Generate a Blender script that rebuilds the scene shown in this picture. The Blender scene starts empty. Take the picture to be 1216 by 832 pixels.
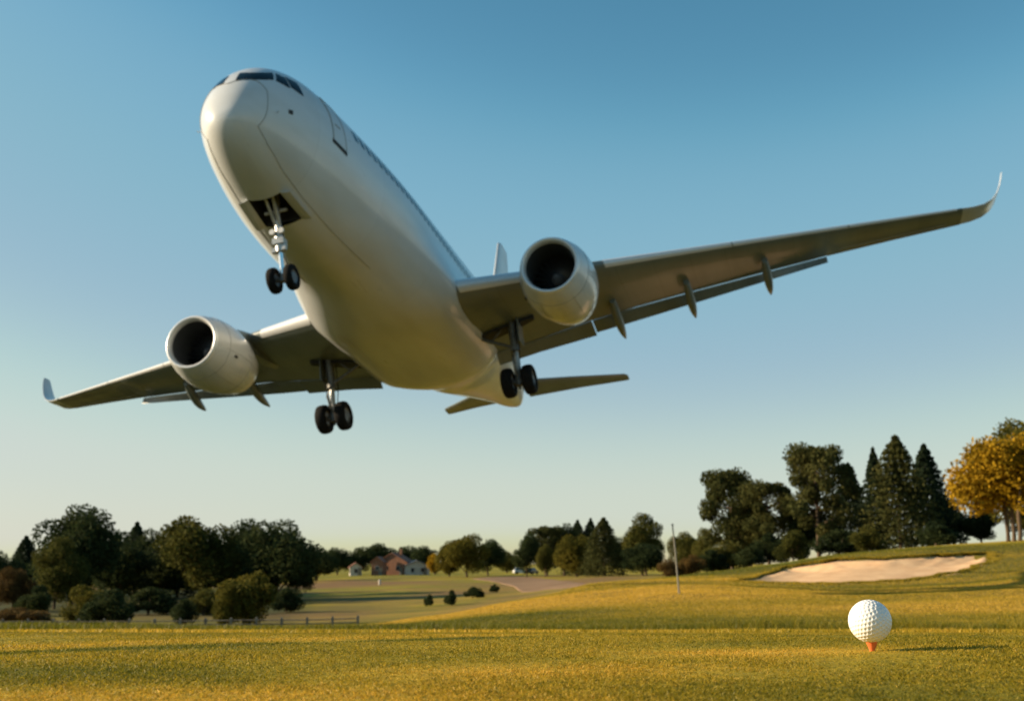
import bpy, math
import numpy as np
from mathutils import Vector, Matrix

# ------------------------------------------------------------------ camera, sky, sun, exposure
S = bpy.context.scene
COL = S.collection
F = 1425.4                                   # focal length in units of a 1216 px wide frame
PITCH = math.atan((668 - 416) / F)           # camera looks up a little
CAM_Z = 0.092                                # held just above the mown turf
cam_data = bpy.data.cameras.new('camera')
cam = bpy.data.objects.new('camera', cam_data); COL.objects.link(cam)
cam.location = (0, 0, CAM_Z)
cam.rotation_euler = (math.pi / 2 + PITCH, 0, 0)
cam_data.sensor_width = 36; cam_data.lens = F / 1216 * 36
cam_data.clip_start = 0.02; cam_data.clip_end = 9000
cam_data.dof.use_dof = True
cam_data.dof.focus_distance = 1.42
cam_data.dof.aperture_fstop = cam_data.lens / 3.1
cam_data.dof.aperture_blades = 0
S.camera = cam

SUN_EL, SUN_AZ = math.radians(18.5), math.radians(-3.0)   # low sun from the left, a touch beyond the plane
sun_dir = Vector((-math.cos(SUN_EL) * math.cos(SUN_AZ), -math.cos(SUN_EL) * math.sin(SUN_AZ), math.sin(SUN_EL)))
world = bpy.data.worlds.new('World'); S.world = world; world.use_nodes = True
wn = world.node_tree.nodes; wl = world.node_tree.links
bg = wn['Background']
sky = wn.new('ShaderNodeTexSky'); sky.sky_type = 'NISHITA'; sky.sun_disc = False
sky.sun_elevation = SUN_EL
sky.sun_rotation = math.atan2(sun_dir.x, sun_dir.y)
sky.altitude = 100; sky.air_density = 1.0; sky.dust_density = 0.45; sky.ozone_density = 2.4
gm = wn.new('ShaderNodeGamma'); gm.inputs[1].default_value = 1.22                  # a deeper gradient towards the zenith
tint = wn.new('ShaderNodeMix'); tint.data_type = 'RGBA'; tint.blend_type = 'MULTIPLY'; tint.inputs[0].default_value = 1
tint.inputs[7].default_value = (.95, .865, .76, 1)
wl.new(sky.outputs[0], gm.inputs[0]); wl.new(gm.outputs[0], tint.inputs[6]); 
def scaled(src, k):
    m_ = wn.new('ShaderNodeMix'); m_.data_type = 'RGBA'; m_.blend_type = 'MULTIPLY'; m_.inputs[0].default_value = 1
    m_.inputs[7].default_value = (k, k, k, 1); wl.new(src, m_.inputs[6]); return m_.outputs[2]
cv = wn.new('ShaderNodeRGBCurve')                           # deeper teal overhead, paler and flatter towards the horizon
for ci, pts_ in enumerate([[(0, 0), (.122, .088), (.18, .20), (.31, .32), (.58, .56), (.80, .62), (1, .66)],
                           [(0, 0), (.22, .26), (.316, .42), (.52, .50), (.74, .65), (.95, .68), (1, .69)],
                           [(0, 0), (.38, .41), (.49, .555), (.60, .58), (.72, .60), (1, .66)]]):
    c_ = cv.mapping.curves[ci]
    for k_, p_ in enumerate(pts_):
        if k_ == 0: c_.points[0].location = p_
        elif k_ == len(pts_) - 1: c_.points[1].location = p_
    for p_ in pts_[1:-1]: c_.points.new(*p_)
cv.mapping.update()
wl.new(scaled(tint.outputs[2], .1414), cv.inputs['Color']); wl.new(scaled(cv.outputs[0], 7.07), bg.inputs[0])
bg.inputs[1].default_value = 0.084
sun_data = bpy.data.lights.new('sun', 'SUN'); sun = bpy.data.objects.new('sun', sun_data); COL.objects.link(sun)
sun_data.energy = 5.0; sun_data.angle = math.radians(0.5); sun_data.color = (1.0, 0.80, 0.55)
sun.rotation_euler = (-sun_dir).to_track_quat('-Z', 'Y').to_euler()
S.view_settings.view_transform = 'Standard'; S.view_settings.look = 'None'
S.view_settings.exposure = 0.78; S.view_settings.gamma = 1.0; S.view_settings.use_curve_mapping = False
S.render.engine = 'CYCLES'
S.cycles.use_denoising = True
S.cycles.max_bounces = 8; S.cycles.diffuse_bounces = 4; S.cycles.transparent_max_bounces = 8
S.cycles.caustics_reflective = False; S.cycles.caustics_refractive = False

ct, st = math.cos(PITCH), math.sin(PITCH)
CAM2W = np.array([[1, 0, 0], [0, st, ct], [0, -ct, st]])     # camera (right, down, forward) -> world

def ray(px, py):
    return CAM2W @ np.array([(px - 608) / F, (py - 416) / F, 1.0])

# ------------------------------------------------------------------ helpers
def tag(o, label=None, cat=None, group=None, kind=None):
    if label: o['label'] = label
    if cat: o['category'] = cat
    if group: o['group'] = group
    if kind: o['kind'] = kind
    return o

def empty(name, loc=(0, 0, 0), label=None, cat=None, group=None):
    o = bpy.data.objects.new(name, None); COL.objects.link(o); o.location = loc
    o.empty_display_size = 0.1
    return tag(o, label, cat, group)

class MB:
    """collects vertices, faces and smooth flags for one mesh object"""
    def __init__(s): s.v = []; s.f = []; s.sm = []
    def add(s, verts, faces, smooth=True):
        b = len(s.v); s.v += [tuple(map(float, p)) for p in verts]
        s.f += [tuple(b + i for i in f) for f in faces]; s.sm += [smooth] * len(faces)
    def loft(s, rings, closed=True, cap0=True, cap1=True, smooth=True):
        n = len(rings[0]); V = [p for r in rings for p in r]; Fs = []
        m = n if closed else n - 1
        for i in range(len(rings) - 1):
            for j in range(m):
                k = (j + 1) % n
                Fs.append((i * n + j, i * n + k, (i + 1) * n + k, (i + 1) * n + j))
        s.add(V, Fs, smooth)
        if cap0: s.add(rings[0], [tuple(range(n))[::-1]], False)
        if cap1: s.add(rings[-1], [tuple(range(n))], False)
    def box(s, c, d, M=None):
        cx, cy, cz = c; dx, dy, dz = (q / 2 for q in d)
        V = [np.array((x * dx, y * dy, z * dz)) for x in (-1, 1) for y in (-1, 1) for z in (-1, 1)]
        if M is not None: V = [M @ p for p in V]
        V = [p + np.array(c) for p in V]
        s.add(V, [(0, 1, 3, 2), (4, 6, 7, 5), (0, 4, 5, 1), (2, 3, 7, 6), (0, 2, 6, 4), (1, 5, 7, 3)], False)
    def tube(s, pts, rad, n=12, cap=True):
        pts = [np.array(p, float) for p in pts]
        if not hasattr(rad, '__len__'): rad = [rad] * len(pts)
        rings = []
        for i, p in enumerate(pts):
            a = pts[max(i - 1, 0)]; b = pts[min(i + 1, len(pts) - 1)]
            d = (b - a) / (np.linalg.norm(b - a) + 1e-12)
            up = np.array((0, 0, 1.)) if abs(d[2]) < .9 else np.array((1., 0, 0))
            u = np.cross(d, up); u /= np.linalg.norm(u); w = np.cross(u, d)
            rings.append([p + rad[i] * (math.cos(t) * u + math.sin(t) * w) for t in np.linspace(0, 2 * math.pi, n, endpoint=False)])
        s.loft(rings, True, cap, cap)
    def lathe(s, c, prof, axis=0, n=48, cap0=False, cap1=False):
        """prof: (distance along the axis, radius)"""
        rings = []
        for a, r in prof:
            ring = []
            for t in np.linspace(0, 2 * math.pi, n, endpoint=False):
                p = np.zeros(3); p[axis] = a; p[(axis + 1) % 3] = r * math.cos(t); p[(axis + 2) % 3] = r * math.sin(t)
                ring.append(p + np.array(c))
            rings.append(ring)
        s.loft(rings, True, cap0, cap1)
    def build(s, name, mat, parent=None, fix=True):
        me = bpy.data.meshes.new(name); me.from_pydata(s.v, [], s.f); me.update()
        me.polygons.foreach_set('use_smooth', s.sm)
        if fix:
            import bmesh
            bm = bmesh.new(); bm.from_mesh(me)
            bmesh.ops.recalc_face_normals(bm, faces=bm.faces); bm.to_mesh(me); bm.free()
        for m in (mat if isinstance(mat, (list, tuple)) else [mat]): me.materials.append(m)
        o = bpy.data.objects.new(name, me); COL.objects.link(o)
        if parent: o.parent = parent
        return o

def np_mesh(name, V, faces, mat, attrs=None, smooth=False):
    """big mesh straight from arrays; faces is an (n,4) or (n,3) index array"""
    me = bpy.data.meshes.new(name)
    me.vertices.add(len(V)); me.vertices.foreach_set('co', np.asarray(V, np.float32).ravel())
    k = faces.shape[1]
    me.loops.add(faces.size); me.loops.foreach_set('vertex_index', faces.astype(np.int32).ravel())
    me.polygons.add(len(faces)); me.polygons.foreach_set('loop_start', np.arange(0, faces.size, k, dtype=np.int32))
    me.polygons.foreach_set('use_smooth', np.full(len(faces), smooth))
    for an, av in (attrs or {}).items():
        a = me.attributes.new(an, 'FLOAT', 'POINT'); a.data.foreach_set('value', np.asarray(av, np.float32))
    me.update(calc_edges=True)
    me.materials.append(mat)
    return me

def link(name, me, parent=None):
    o = bpy.data.objects.new(name, me); COL.objects.link(o)
    if parent: o.parent = parent
    return o

# ------------------------------------------------------------------ materials
def mat(name, col, rough=.5, metal=0., coat=0., spec=.5):
    m = bpy.data.materials.new(name); m.use_nodes = True
    b = m.node_tree.nodes['Principled BSDF']
    b.inputs['Base Color'].default_value = (*col, 1); b.inputs['Roughness'].default_value = rough
    b.inputs['Metallic'].default_value = metal; b.inputs['Coat Weight'].default_value = coat
    b.inputs['Coat Roughness'].default_value = .08
    b.inputs['Specular IOR Level'].default_value = spec
    return m
def nodes(m): return m.node_tree.nodes, m.node_tree.links, m.node_tree.nodes['Principled BSDF']

def mottled(m, c0, c1, scale, detail=5, bump=0., coord='Object', bscale=None, stretch=None):
    n, l, b = nodes(m)
    tc = n.new('ShaderNodeTexCoord'); src = tc.outputs[coord]
    if stretch:
        mp = n.new('ShaderNodeMapping'); mp.inputs['Scale'].default_value = stretch; l.new(src, mp.inputs[0]); src = mp.outputs[0]
    t = n.new('ShaderNodeTexNoise'); t.inputs['Scale'].default_value = scale; t.inputs['Detail'].default_value = detail
    l.new(src, t.inputs['Vector'])
    r = n.new('ShaderNodeValToRGB'); r.color_ramp.elements[0].position = .3; r.color_ramp.elements[1].position = .7
    r.color_ramp.elements[0].color = (*c0, 1); r.color_ramp.elements[1].color = (*c1, 1)
    l.new(t.outputs[0], r.inputs[0]); l.new(r.outputs[0], b.inputs['Base Color'])
    if bump:
        t2 = n.new('ShaderNodeTexNoise'); t2.inputs['Scale'].default_value = bscale or scale * 4; t2.inputs['Detail'].default_value = 4
        l.new(src, t2.inputs['Vector'])
        bp = n.new('ShaderNodeBump'); bp.inputs['Strength'].default_value = bump; bp.inputs['Distance'].default_value = .02
        l.new(t2.outputs[0], bp.inputs['Height']); l.new(bp.outputs[0], b.inputs['Normal'])
    return m

def panelled(name, col, seam, row_h, brick_w, rough=.3, coat=.4, uv=True, mortar=.006):
    """aircraft skin: paint, faint dirt and thin seams between the sheets"""
    m = mat(name, col, rough, 0, coat); n, l, b = nodes(m)
    tc = n.new('ShaderNodeTexCoord')
    br = n.new('ShaderNodeTexBrick'); br.offset = .5
    br.inputs['Scale'].default_value = 1; br.inputs['Mortar Size'].default_value = mortar; br.inputs['Mortar Smooth'].default_value = .3
    br.inputs['Brick Width'].default_value = brick_w; br.inputs['Row Height'].default_value = row_h
    br.inputs['Color1'].default_value = (1, 1, 1, 1); br.inputs['Color2'].default_value = (.955, .955, .95, 1)
    br.inputs['Mortar'].default_value = (seam, seam, seam, 1)
    l.new(tc.outputs['UV' if uv else 'Object'], br.inputs['Vector'])
    nz = n.new('ShaderNodeTexNoise'); nz.inputs['Scale'].default_value = .9; nz.inputs['Detail'].default_value = 8
    mp = n.new('ShaderNodeMapping'); mp.inputs['Scale'].default_value = (.35, 1.5, 1.5)
    l.new(tc.outputs['Object'], mp.inputs[0]); l.new(mp.outputs[0], nz.inputs['Vector'])
    cr = n.new('ShaderNodeValToRGB'); cr.color_ramp.elements[0].position = .3; cr.color_ramp.elements[1].position = .62
    cr.color_ramp.elements[0].color = (.86, .85, .82, 1); cr.color_ramp.elements[1].color = (1, 1, 1, 1)
    l.new(nz.outputs[0], cr.inputs[0])
    m1 = n.new('ShaderNodeMix'); m1.data_type = 'RGBA'; m1.blend_type = 'MULTIPLY'; m1.inputs[0].default_value = 1
    m1.inputs[6].default_value = (*col, 1); l.new(br.outputs[0], m1.inputs[7])
    m2 = n.new('ShaderNodeMix'); m2.data_type = 'RGBA'; m2.blend_type = 'MULTIPLY'; m2.inputs[0].default_value = 1
    l.new(m1.outputs[2], m2.inputs[6]); l.new(cr.outputs[0], m2.inputs[7]); l.new(m2.outputs[2], b.inputs['Base Color'])
    rr = n.new('ShaderNodeMapRange'); rr.inputs[3].default_value = rough + .14; rr.inputs[4].default_value = rough - .06
    l.new(nz.outputs[0], rr.inputs[0]); l.new(rr.outputs[0], b.inputs['Roughness'])
    return m

M = {}
M['skin'] = panelled('white_aircraft_paint', (.635, .662, .68), .88, 400.0, 3.2, .27, .5, mortar=.012)
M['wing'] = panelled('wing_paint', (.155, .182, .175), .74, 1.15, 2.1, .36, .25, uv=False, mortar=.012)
M['white'] = panelled('white_part_paint', (.60, .62, .63), .9, 1.4, 2.4, .28, .5, uv=False, mortar=.008)
M['slat'] = mat('pale_slat_paint', (.70, .71, .72), .2, .1, .5)
M['cowl'] = panelled('cowling_paint', (.64, .662, .67), .85, 30., 1.5, .24, .5, mortar=.01)
M['lip'] = mat('polished_inlet_lip', (.72, .73, .73), .34, .3)
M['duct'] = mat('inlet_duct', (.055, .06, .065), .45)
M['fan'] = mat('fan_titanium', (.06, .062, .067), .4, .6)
M['spinner'] = mat('spinner', (.16, .16, .17), .35)
M['seam'] = mat('seam_sealant', (.27, .27, .25), .7)
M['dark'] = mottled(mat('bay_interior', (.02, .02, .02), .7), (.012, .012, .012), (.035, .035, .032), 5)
M['glass'] = mat('cockpit_glass', (.006, .010, .012), .12, 0, 0, .22)
M['cabin'] = mat('cabin_window_glass', (.025, .05, .07), .10)
M['strut'] = mottled(mat('gear_steel', (.55, .55, .53), .35, .5), (.38, .38, .37), (.62, .61, .58), 8)
M['strutdark'] = mottled(mat('gear_dark_steel', (.2, .2, .2), .5, .4), (.10, .10, .095), (.2, .2, .19), 8)
M['chrome'] = mat('oleo_chrome', (.85, .85, .85), .12, 1)
M['tyre'] = mottled(mat('tyre_rubber', (.02, .02, .02), .85, spec=.15), (.006, .006, .006), (.014, .0135, .013), 14, bump=.2)
M['rim'] = mat('wheel_rim', (.16, .165, .17), .45, .6)
M['lamp'] = mat('lamp_glass', (.7, .7, .7), .1)
M['ballw'] = mat('golf_ball_cover', (.84, .83, .80), .32, 0, .35)
M['tee'] = mottled(mat('orange_tee', (.75, .17, .04), .5), (.66, .13, .03), (.80, .21, .06), 300)

# ------------------------------------------------------------------ the lie of the land
def noise2(x, y, seed=0):
    """smooth value noise in [0,1]"""
    xi = np.floor(x).astype(np.int64); yi = np.floor(y).astype(np.int64)
    fx = x - xi; fy = y - yi; fx = fx * fx * (3 - 2 * fx); fy = fy * fy * (3 - 2 * fy)
    def h(a, b):
        n = (a * 374761393 + b * 668265263 + seed * 1442695041) & 0x7fffffff
        n = ((n ^ (n >> 13)) * 1274126177) & 0x7fffffff
        return ((n ^ (n >> 16)) & 0xffff) / 65535.0
    return (h(xi, yi) * (1 - fx) + h(xi + 1, yi) * fx) * (1 - fy) + (h(xi, yi + 1) * (1 - fx) + h(xi + 1, yi + 1) * fx) * fy
def fbm(x, y, seed=0, oct=4):
    a = 0; w = .5; s = 0
    for i in range(oct):
        a = a + w * noise2(x * 2 ** i, y * 2 ** i, seed + i * 17); s += w; w *= .5
    return a / s

# sight angles of the ground (rows: distance in metres, columns: bearing)
PXC = np.array([-300, 0, 200, 420, 520, 610, 700, 800, 900, 1000, 1110, 1216, 1600.])
ROWS = [
 (12,  [747]*13),
 (14,  [752]*13),
 (17,  [750, 750, 750, 750, 750, 749, 748, 747, 747, 747, 745, 744, 742]),
 (22,  [749, 749, 749, 748, 745, 741, 737, 733, 733, 732, 731, 729, 724]),
 (29,  [749, 749, 749, 747, 738, 729, 722, 717, 716, 715, 713, 709, 698]),
 (36,  [749, 749, 749, 746, 731, 719, 710, 703, 705, 706, 703, 696, 678]),
 (45,  [749, 749, 749, 746, 733, 714, 700, 693, 697, 699, 695, 684, 662]),
 (52,  [749, 749, 749, 746, 736, 717, 695, 689, 692, 691, 687, 675, 650]),
 (60,  [749, 749, 748, 746, 738, 720, 693, 686, 684, 672, 669, 662, 640]),
 (68,  [748, 748, 748, 745, 738, 722, 695, 684, 676, 658, 653, 650, 630]),
 (78,  [744, 744, 744, 741, 734, 720, 696, 684, 671, 656, 648, 642, 622]),
 (100, [731, 731, 731, 728, 723, 713, 696, 685, 670, 656, 647, 639, 620]),
 (130, [718, 718, 718, 714, 710, 704, 692, 685, 671, 658, 648, 640, 622]),
 (165, [709, 709, 708, 702, 698, 696, 688, 684, 674, 662, 652, 646, 630]),
 (220, [700, 700, 698, 692, 690, 688, 684, 682, 678, 670, 664, 660, 650]),
 (300, [690, 690, 688, 684, 683, 682, 681, 680, 678, 674, 671, 669, 664]),
 (450, [682, 682, 681, 680, 679, 679, 679, 678, 677, 675, 674, 673, 671]),
 (900, [675]*13),
 (3500, [669.5]*13),
]
LY = np.log(np.array([r[0] for r in ROWS])); TAB = np.array([r[1] for r in ROWS], float)
def crom(p0, p1, p2, p3, t):   # a slackened Catmull-Rom
    m1 = .4 * (p2 - p0); m2 = .4 * (p3 - p1)
    return (2*t**3 - 3*t**2 + 1) * p1 + (t**3 - 2*t**2 + t) * m1 + (-2*t**3 + 3*t**2) * p2 + (t**3 - t**2) * m2
BUNK = None
def bunker_s(x, y):
    """0 at the middle of the bunker, 1 on its rim"""
    c, ang, rad = BUNK; dx, dy = x - c[0], y - c[1]
    return np.hypot(dx, dy) / np.interp(np.arctan2(dy / .45, dx), ang, rad, period=2 * math.pi)
def height(x, y, scoop=True):
    x = np.asarray(x, float); y = np.asarray(y, float)
    near = np.where(y < 1.6, 0, -.0548 * (y - 1.6))
    near = np.where((y > 1.2) & (y < 2.0), -.0548 * np.clip(y - 1.2, 0, 1) ** 2 / 1.6, near)
    yy = np.clip(y, 12, 3499)
    px = np.clip(608 + F * ct * x / yy, -299, 1599)
    i = np.clip(np.searchsorted(LY, np.log(yy), 'right') - 1, 0, len(LY) - 2)
    t = (np.log(yy) - LY[i]) / (LY[i + 1] - LY[i])
    j = np.clip(np.searchsorted(PXC, px, 'right') - 1, 0, len(PXC) - 2)
    s = (px - PXC[j]) / (PXC[j + 1] - PXC[j])
    def row(k):
        k = np.clip(k, 0, len(LY) - 1); c = lambda q: TAB[k, np.clip(q, 0, len(PXC) - 1)]
        return crom(c(j - 1), c(j), c(j + 1), c(j + 2), s)
    py = crom(row(i - 1), row(i), row(i + 1), row(i + 2), t)
    v = (py - 416) / F
    far = CAM_Z + yy * (st - v * ct) / (ct + v * st)
    h = np.where(y < 12, near, far)
    h = h + np.clip((y - 16) / 20, 0, 1) * .16 * (fbm(x / 6, y / 6, 3) - .5)
    h = h + .07 * (fbm(x / 2.6, y / 9, 9) - .5) * np.clip((y - 6) / 6, 0, 1) * np.clip((15 - y) / 2, 0, 1)
    h = h + .010 * np.exp(-((x - .55) / .20) ** 2 - ((y - 1.2) / .35) ** 2)
    h = h + np.clip(1 - y / 9, 0, 1) * .008 * (fbm(x * 2.2, y * 2.2, 5) - .5)
    if BUNK is not None and scoop:
        q = np.clip((1.0 - bunker_s(x, y)) / .22, 0, 1)
        h = h - .75 * q * q * (3 - 2 * q)
    return h
def ground_at(px, py, y0=.4, y1=900):
    """where the sight line through a bearing first meets the ground"""
    d = ray(px, py); ys = np.exp(np.linspace(math.log(y0), math.log(y1), 1500))
    z = CAM_Z + ys * d[2] / d[1]; x = ys * d[0] / d[1]
    hit = np.where(z < height(x, ys))[0]
    k = hit[0] if len(hit) else len(ys) - 1
    return np.array((x[k], ys[k], float(height(x[k], ys[k]))))
def spot(px, Y):
    """ground point at bearing px and distance Y"""
    x = (px - 608) / F / ct * Y
    return Vector((x, Y, float(height(x, Y))))

def blob(x, y, cx, cy, rx, ry): return np.exp(-(((x - cx) / rx) ** 2 + ((y - cy) / ry) ** 2))
def dryness(x, y):
    """0 = green turf, 1 = straw coloured turf"""
    x = np.asarray(x, float); y = np.asarray(y, float)
    bear = x / np.maximum(y, .5)
    d = .46 + .75 * (fbm(x / 9 + 3, y / 4.5, 11) - .5)
    # mown tee: straw band with a greener belt beyond it
    wx = x + .10 * (fbm(x * 2.1, y * 2.1, 23) - .5); yy = y + .14 * (fbm(x * 3.3, y * 3.3, 29) - .5)
    nr = .44 + .50 * (fbm(x * 4.1, y * 4.1, 21) - .5)
    nr = nr + .50 * blob(wx, yy, -.26, .84, .36, .10) - .22 * blob(wx, yy, -.32, 1.10, .36, .09) + .52 * blob(wx, yy, .0, 1.07, .20, .085) + .5 * blob(wx, yy, .24, 1.27, .20, .09)
    dl = y - (1.26 + .82 * (x + .54)) + .03 * (fbm(x * 6, y * 6, 33) - .5)
    lf = np.clip((.08 - x) / .15, 0, 1)
    nr = nr + lf * (.30 * np.exp(-((dl - .12) / .10) ** 2) - .75 * np.exp(-(dl / .032) ** 2))
    nr = nr - .22 * blob(wx, yy, .20, .88, .26, .12) + .25 * blob(wx, yy, 0, 4.4, 3, .8) + .2 * blob(wx, yy, 1.5, 2.2, 1.2, .4) - .15 * blob(wx, yy, -1.2, 2.6, 1.4, .7)
    w = np.clip((y - 7) / 5, 0, 1)
    d = nr * (1 - w) + d * w
    hill = np.clip((y - 18) / 6, 0, 1)
    d = d + hill * (.55 * blob(x, y, 1.2, 38, 9, 8) + .40 * blob(x, y, 9, 24, 14, 4) + .5 * blob(x, y, 18, 38, 12, 5) + .3 * blob(x, y, 8, 55, 7, 9)
        - .55 * blob(x, y, -1.0, 26, 3.6, 4.5) - .4 * blob(x, y, 14, 46.5, 10, 2.2) - .5 * blob(x, y, 16, 75, 18, 8) - .25 * blob(x, y, 9, 31, 4, 2.5) - .8 * blob(x, y, 6, 17, 12, 3.5) - .35 * blob(x, y, 3, 21, 5, 2.5) + .3 * blob(x, y, 14, 29, 9, 4))
    d = d - .22 * np.clip((y - 75) / 40, 0, 1) * np.clip(1 - np.abs(bear + .12) * 3, 0, 1)
    return np.clip(d - .05, 0, 1)
def darkened(x, y):
    """darkening of the unseen ground round the course and hollow, to cut bounce"""
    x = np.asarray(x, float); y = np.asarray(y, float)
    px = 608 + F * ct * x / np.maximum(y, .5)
    side = np.clip((np.abs(px - 608) - 640) / 120, 0, 1) * np.clip((y - 4) / 3, 0, 1) * np.clip((160 - y) / 60, 0, 1)  # ground out of view, darkened only to cut bounce on the airliner
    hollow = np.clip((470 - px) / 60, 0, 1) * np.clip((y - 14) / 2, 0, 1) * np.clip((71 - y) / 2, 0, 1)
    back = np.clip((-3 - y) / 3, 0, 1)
    wood = .9 * np.clip((385 - px) / 40, 0, 1) * (.55 + .45 * np.clip((y - 98) / 10, 0, 1)) * np.clip((y - 71) / 2, 0, 1) * np.clip((230 - y) / 40, 0, 1)  # dark ground under the wood, with the trees' shade added in its colour
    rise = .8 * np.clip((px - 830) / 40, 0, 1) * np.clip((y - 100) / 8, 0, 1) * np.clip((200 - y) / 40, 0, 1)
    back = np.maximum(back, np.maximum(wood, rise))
    thatch = .75 * np.clip((y - 13) / 1.5, 0, 1) * np.clip((80 - y) / 8, 0, 1)      # thatch under the fairway blades, darkened to cut bounce on the airliner
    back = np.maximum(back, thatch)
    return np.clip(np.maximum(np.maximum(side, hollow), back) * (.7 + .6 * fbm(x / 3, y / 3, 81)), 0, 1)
def ruddy(x, y):
    """heath and bare earth in the valley"""
    y = np.asarray(y, float); x = np.asarray(x, float)
    w = np.clip((y - 76) / 12, 0, 1) * np.clip((300 - y) / 80, 0, 1) * np.clip((.16 - x / np.maximum(y, 1)) / .1, 0, 1)
    return np.clip(w * (.15 + 2.6 * (fbm(x / 16, y / 22, 41) - .42)), 0, .85)

# ground material: turf colour with the added darkening, from the two world-fixed maps above plus fine grain
def turf_nodes(m, blade=False):
    n, l, b = nodes(m)
    dr = n.new('ShaderNodeAttribute'); dr.attribute_name = 'dry'
    tc = n.new('ShaderNodeTexCoord')
    nz = n.new('ShaderNodeTexNoise'); nz.inputs['Scale'].default_value = 38 if not blade else 60; nz.inputs['Detail'].default_value = 6
    l.new(tc.outputs['Object'], nz.inputs['Vector'])
    nz2 = n.new('ShaderNodeTexNoise'); nz2.inputs['Scale'].default_value = 1.7; nz2.inputs['Detail'].default_value = 7
    l.new(tc.outputs['Object'], nz2.inputs['Vector'])
    a = n.new('ShaderNodeMath'); a.operation = 'MULTIPLY_ADD'; a.inputs[1].default_value = .5
    l.new(nz.outputs[0], a.inputs[0]); l.new(dr.outputs['Fac'], a.inputs[2])
    a2 = n.new('ShaderNodeMath'); a2.operation = 'MULTIPLY_ADD'; a2.inputs[1].default_value = .5
    l.new(nz2.outputs[0], a2.inputs[0]); l.new(a.outputs[0], a2.inputs[2])
    a3 = n.new('ShaderNodeMath'); a3.operation = 'SUBTRACT'; a3.inputs[1].default_value = .5; l.new(a2.outputs[0], a3.inputs[0])
    r = n.new('ShaderNodeValToRGB'); e = r.color_ramp.elements
    e[0].position = .05; e[0].color = (.125, .130, .010, 1); e[1].position = .95; e[1].color = (.70, .43, .055, 1)
    q = e.new(.42); q.color = (.33, .25, .015, 1)
    q = e.new(.68); q.color = (.48, .32, .028, 1)
    l.new(a3.outputs[0], r.inputs[0])
    return n, l, b, r, tc
M['ground'] = mat('turf_ground', (.1, .1, .02), .9, spec=.15)
n, l, b, r, tc = turf_nodes(M['ground'])
ra = n.new('ShaderNodeAttribute'); ra.attribute_name = 'ruddy'
mx = n.new('ShaderNodeMix'); mx.data_type = 'RGBA'; l.new(ra.outputs['Fac'], mx.inputs[0]); l.new(r.outputs[0], mx.inputs[6])
mx.inputs[7].default_value = (.20, .105, .048, 1)
wa = n.new('ShaderNodeAttribute'); wa.attribute_name = 'darkened'
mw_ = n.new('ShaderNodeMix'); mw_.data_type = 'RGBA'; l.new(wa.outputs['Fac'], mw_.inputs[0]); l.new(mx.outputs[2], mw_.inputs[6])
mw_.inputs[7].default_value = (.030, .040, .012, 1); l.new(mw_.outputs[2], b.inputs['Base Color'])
bn = n.new('ShaderNodeTexNoise'); bn.inputs['Scale'].default_value = 9; bn.inputs['Detail'].default_value = 9; bn.inputs['Roughness'].default_value = .7
l.new(tc.outputs['Object'], bn.inputs['Vector'])
bp = n.new('ShaderNodeBump'); bp.inputs['Strength'].default_value = .7; bp.inputs['Distance'].default_value = .05
l.new(bn.outputs[0], bp.inputs['Height']); l.new(bp.outputs[0], b.inputs['Normal'])

def spaced(lo, hi, n, a):
    t = np.linspace(math.asinh(lo / a), math.asinh(hi / a), n); return a * np.sinh(t)
def sheet(name, outline, material, lift=.02, dish=0., steps=60, edge=.0):
    """a sheet that follows the ground inside an outline of ground points"""
    P = np.array([p[:2] for p in outline])
    x0, y0 = P.min(0); x1, y1 = P.max(0)
    c = P.mean(0); V = []; Fs = []
    nr = 14; m = len(P)
    for k in range(nr + 1):
        s = k / nr
        for p in P:
            q = c + (p - c) * s
            z = float(height(q[0], q[1])) + lift - dish * (1 - s ** 3) 
            V.append((q[0], q[1], z - (edge if k == nr else 0)))
    for k in range(nr):
        for j in range(m):
            Fs.append((k*m + j, k*m + (j+1) % m, (k+1)*m + (j+1) % m, (k+1)*m + j))
    mb = MB(); mb.add(V, Fs, True); o = mb.build(name, material, fix=False)
    return tag(o, kind='structure')
def smooth_loop(pts, sub=6):
    pts = [np.array(p, float) for p in pts]; out = []; n_ = len(pts)
    for i in range(n_):
        a, b_, c, d = pts[i - 1], pts[i], pts[(i + 1) % n_], pts[(i + 2) % n_]
        for t in np.linspace(0, 1, sub, endpoint=False):
            out.append(.5 * ((2*b_) + (-a + c) * t + (2*a - 5*b_ + 4*c - d) * t*t + (-a + 3*b_ - 3*c + d) * t**3))
    return out
M['sand'] = mottled(mat('bunker_sand', (.6, .45, .32), .95, spec=.1), (.60, .37, .20), (.80, .535, .30), 1.3, 8, bump=.5, bscale=6)
sand_px = [(874, 688.5), (922, 677), (975, 667), (1040, 663), (1110, 660), (1165, 658), (1177, 663), (1160, 672), (1125, 681), (1070, 689), (1000, 692), (930, 692)]
loop = smooth_loop([ground_at(*p, y0=30) for p in sand_px])
lc = np.mean([p[:2] for p in loop], 0)
loop = [np.array((*(lc + (p[:2] - lc) * (1 + .035 * math.sin(k * 1.9) + .03 * math.sin(k * .83 + 1))), 0)) for k, p in enumerate(loop)]
ra_ = np.array([math.atan2((p[1] - lc[1]) / .45, p[0] - lc[0]) for p in loop]); rr_ = np.array([math.hypot(p[0] - lc[0], p[1] - lc[1]) for p in loop])
od = np.argsort(ra_); BUNK = (lc, ra_[od], rr_[od])
mb = MB(); nr_ = 18; m_ = len(loop); V = []
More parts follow.
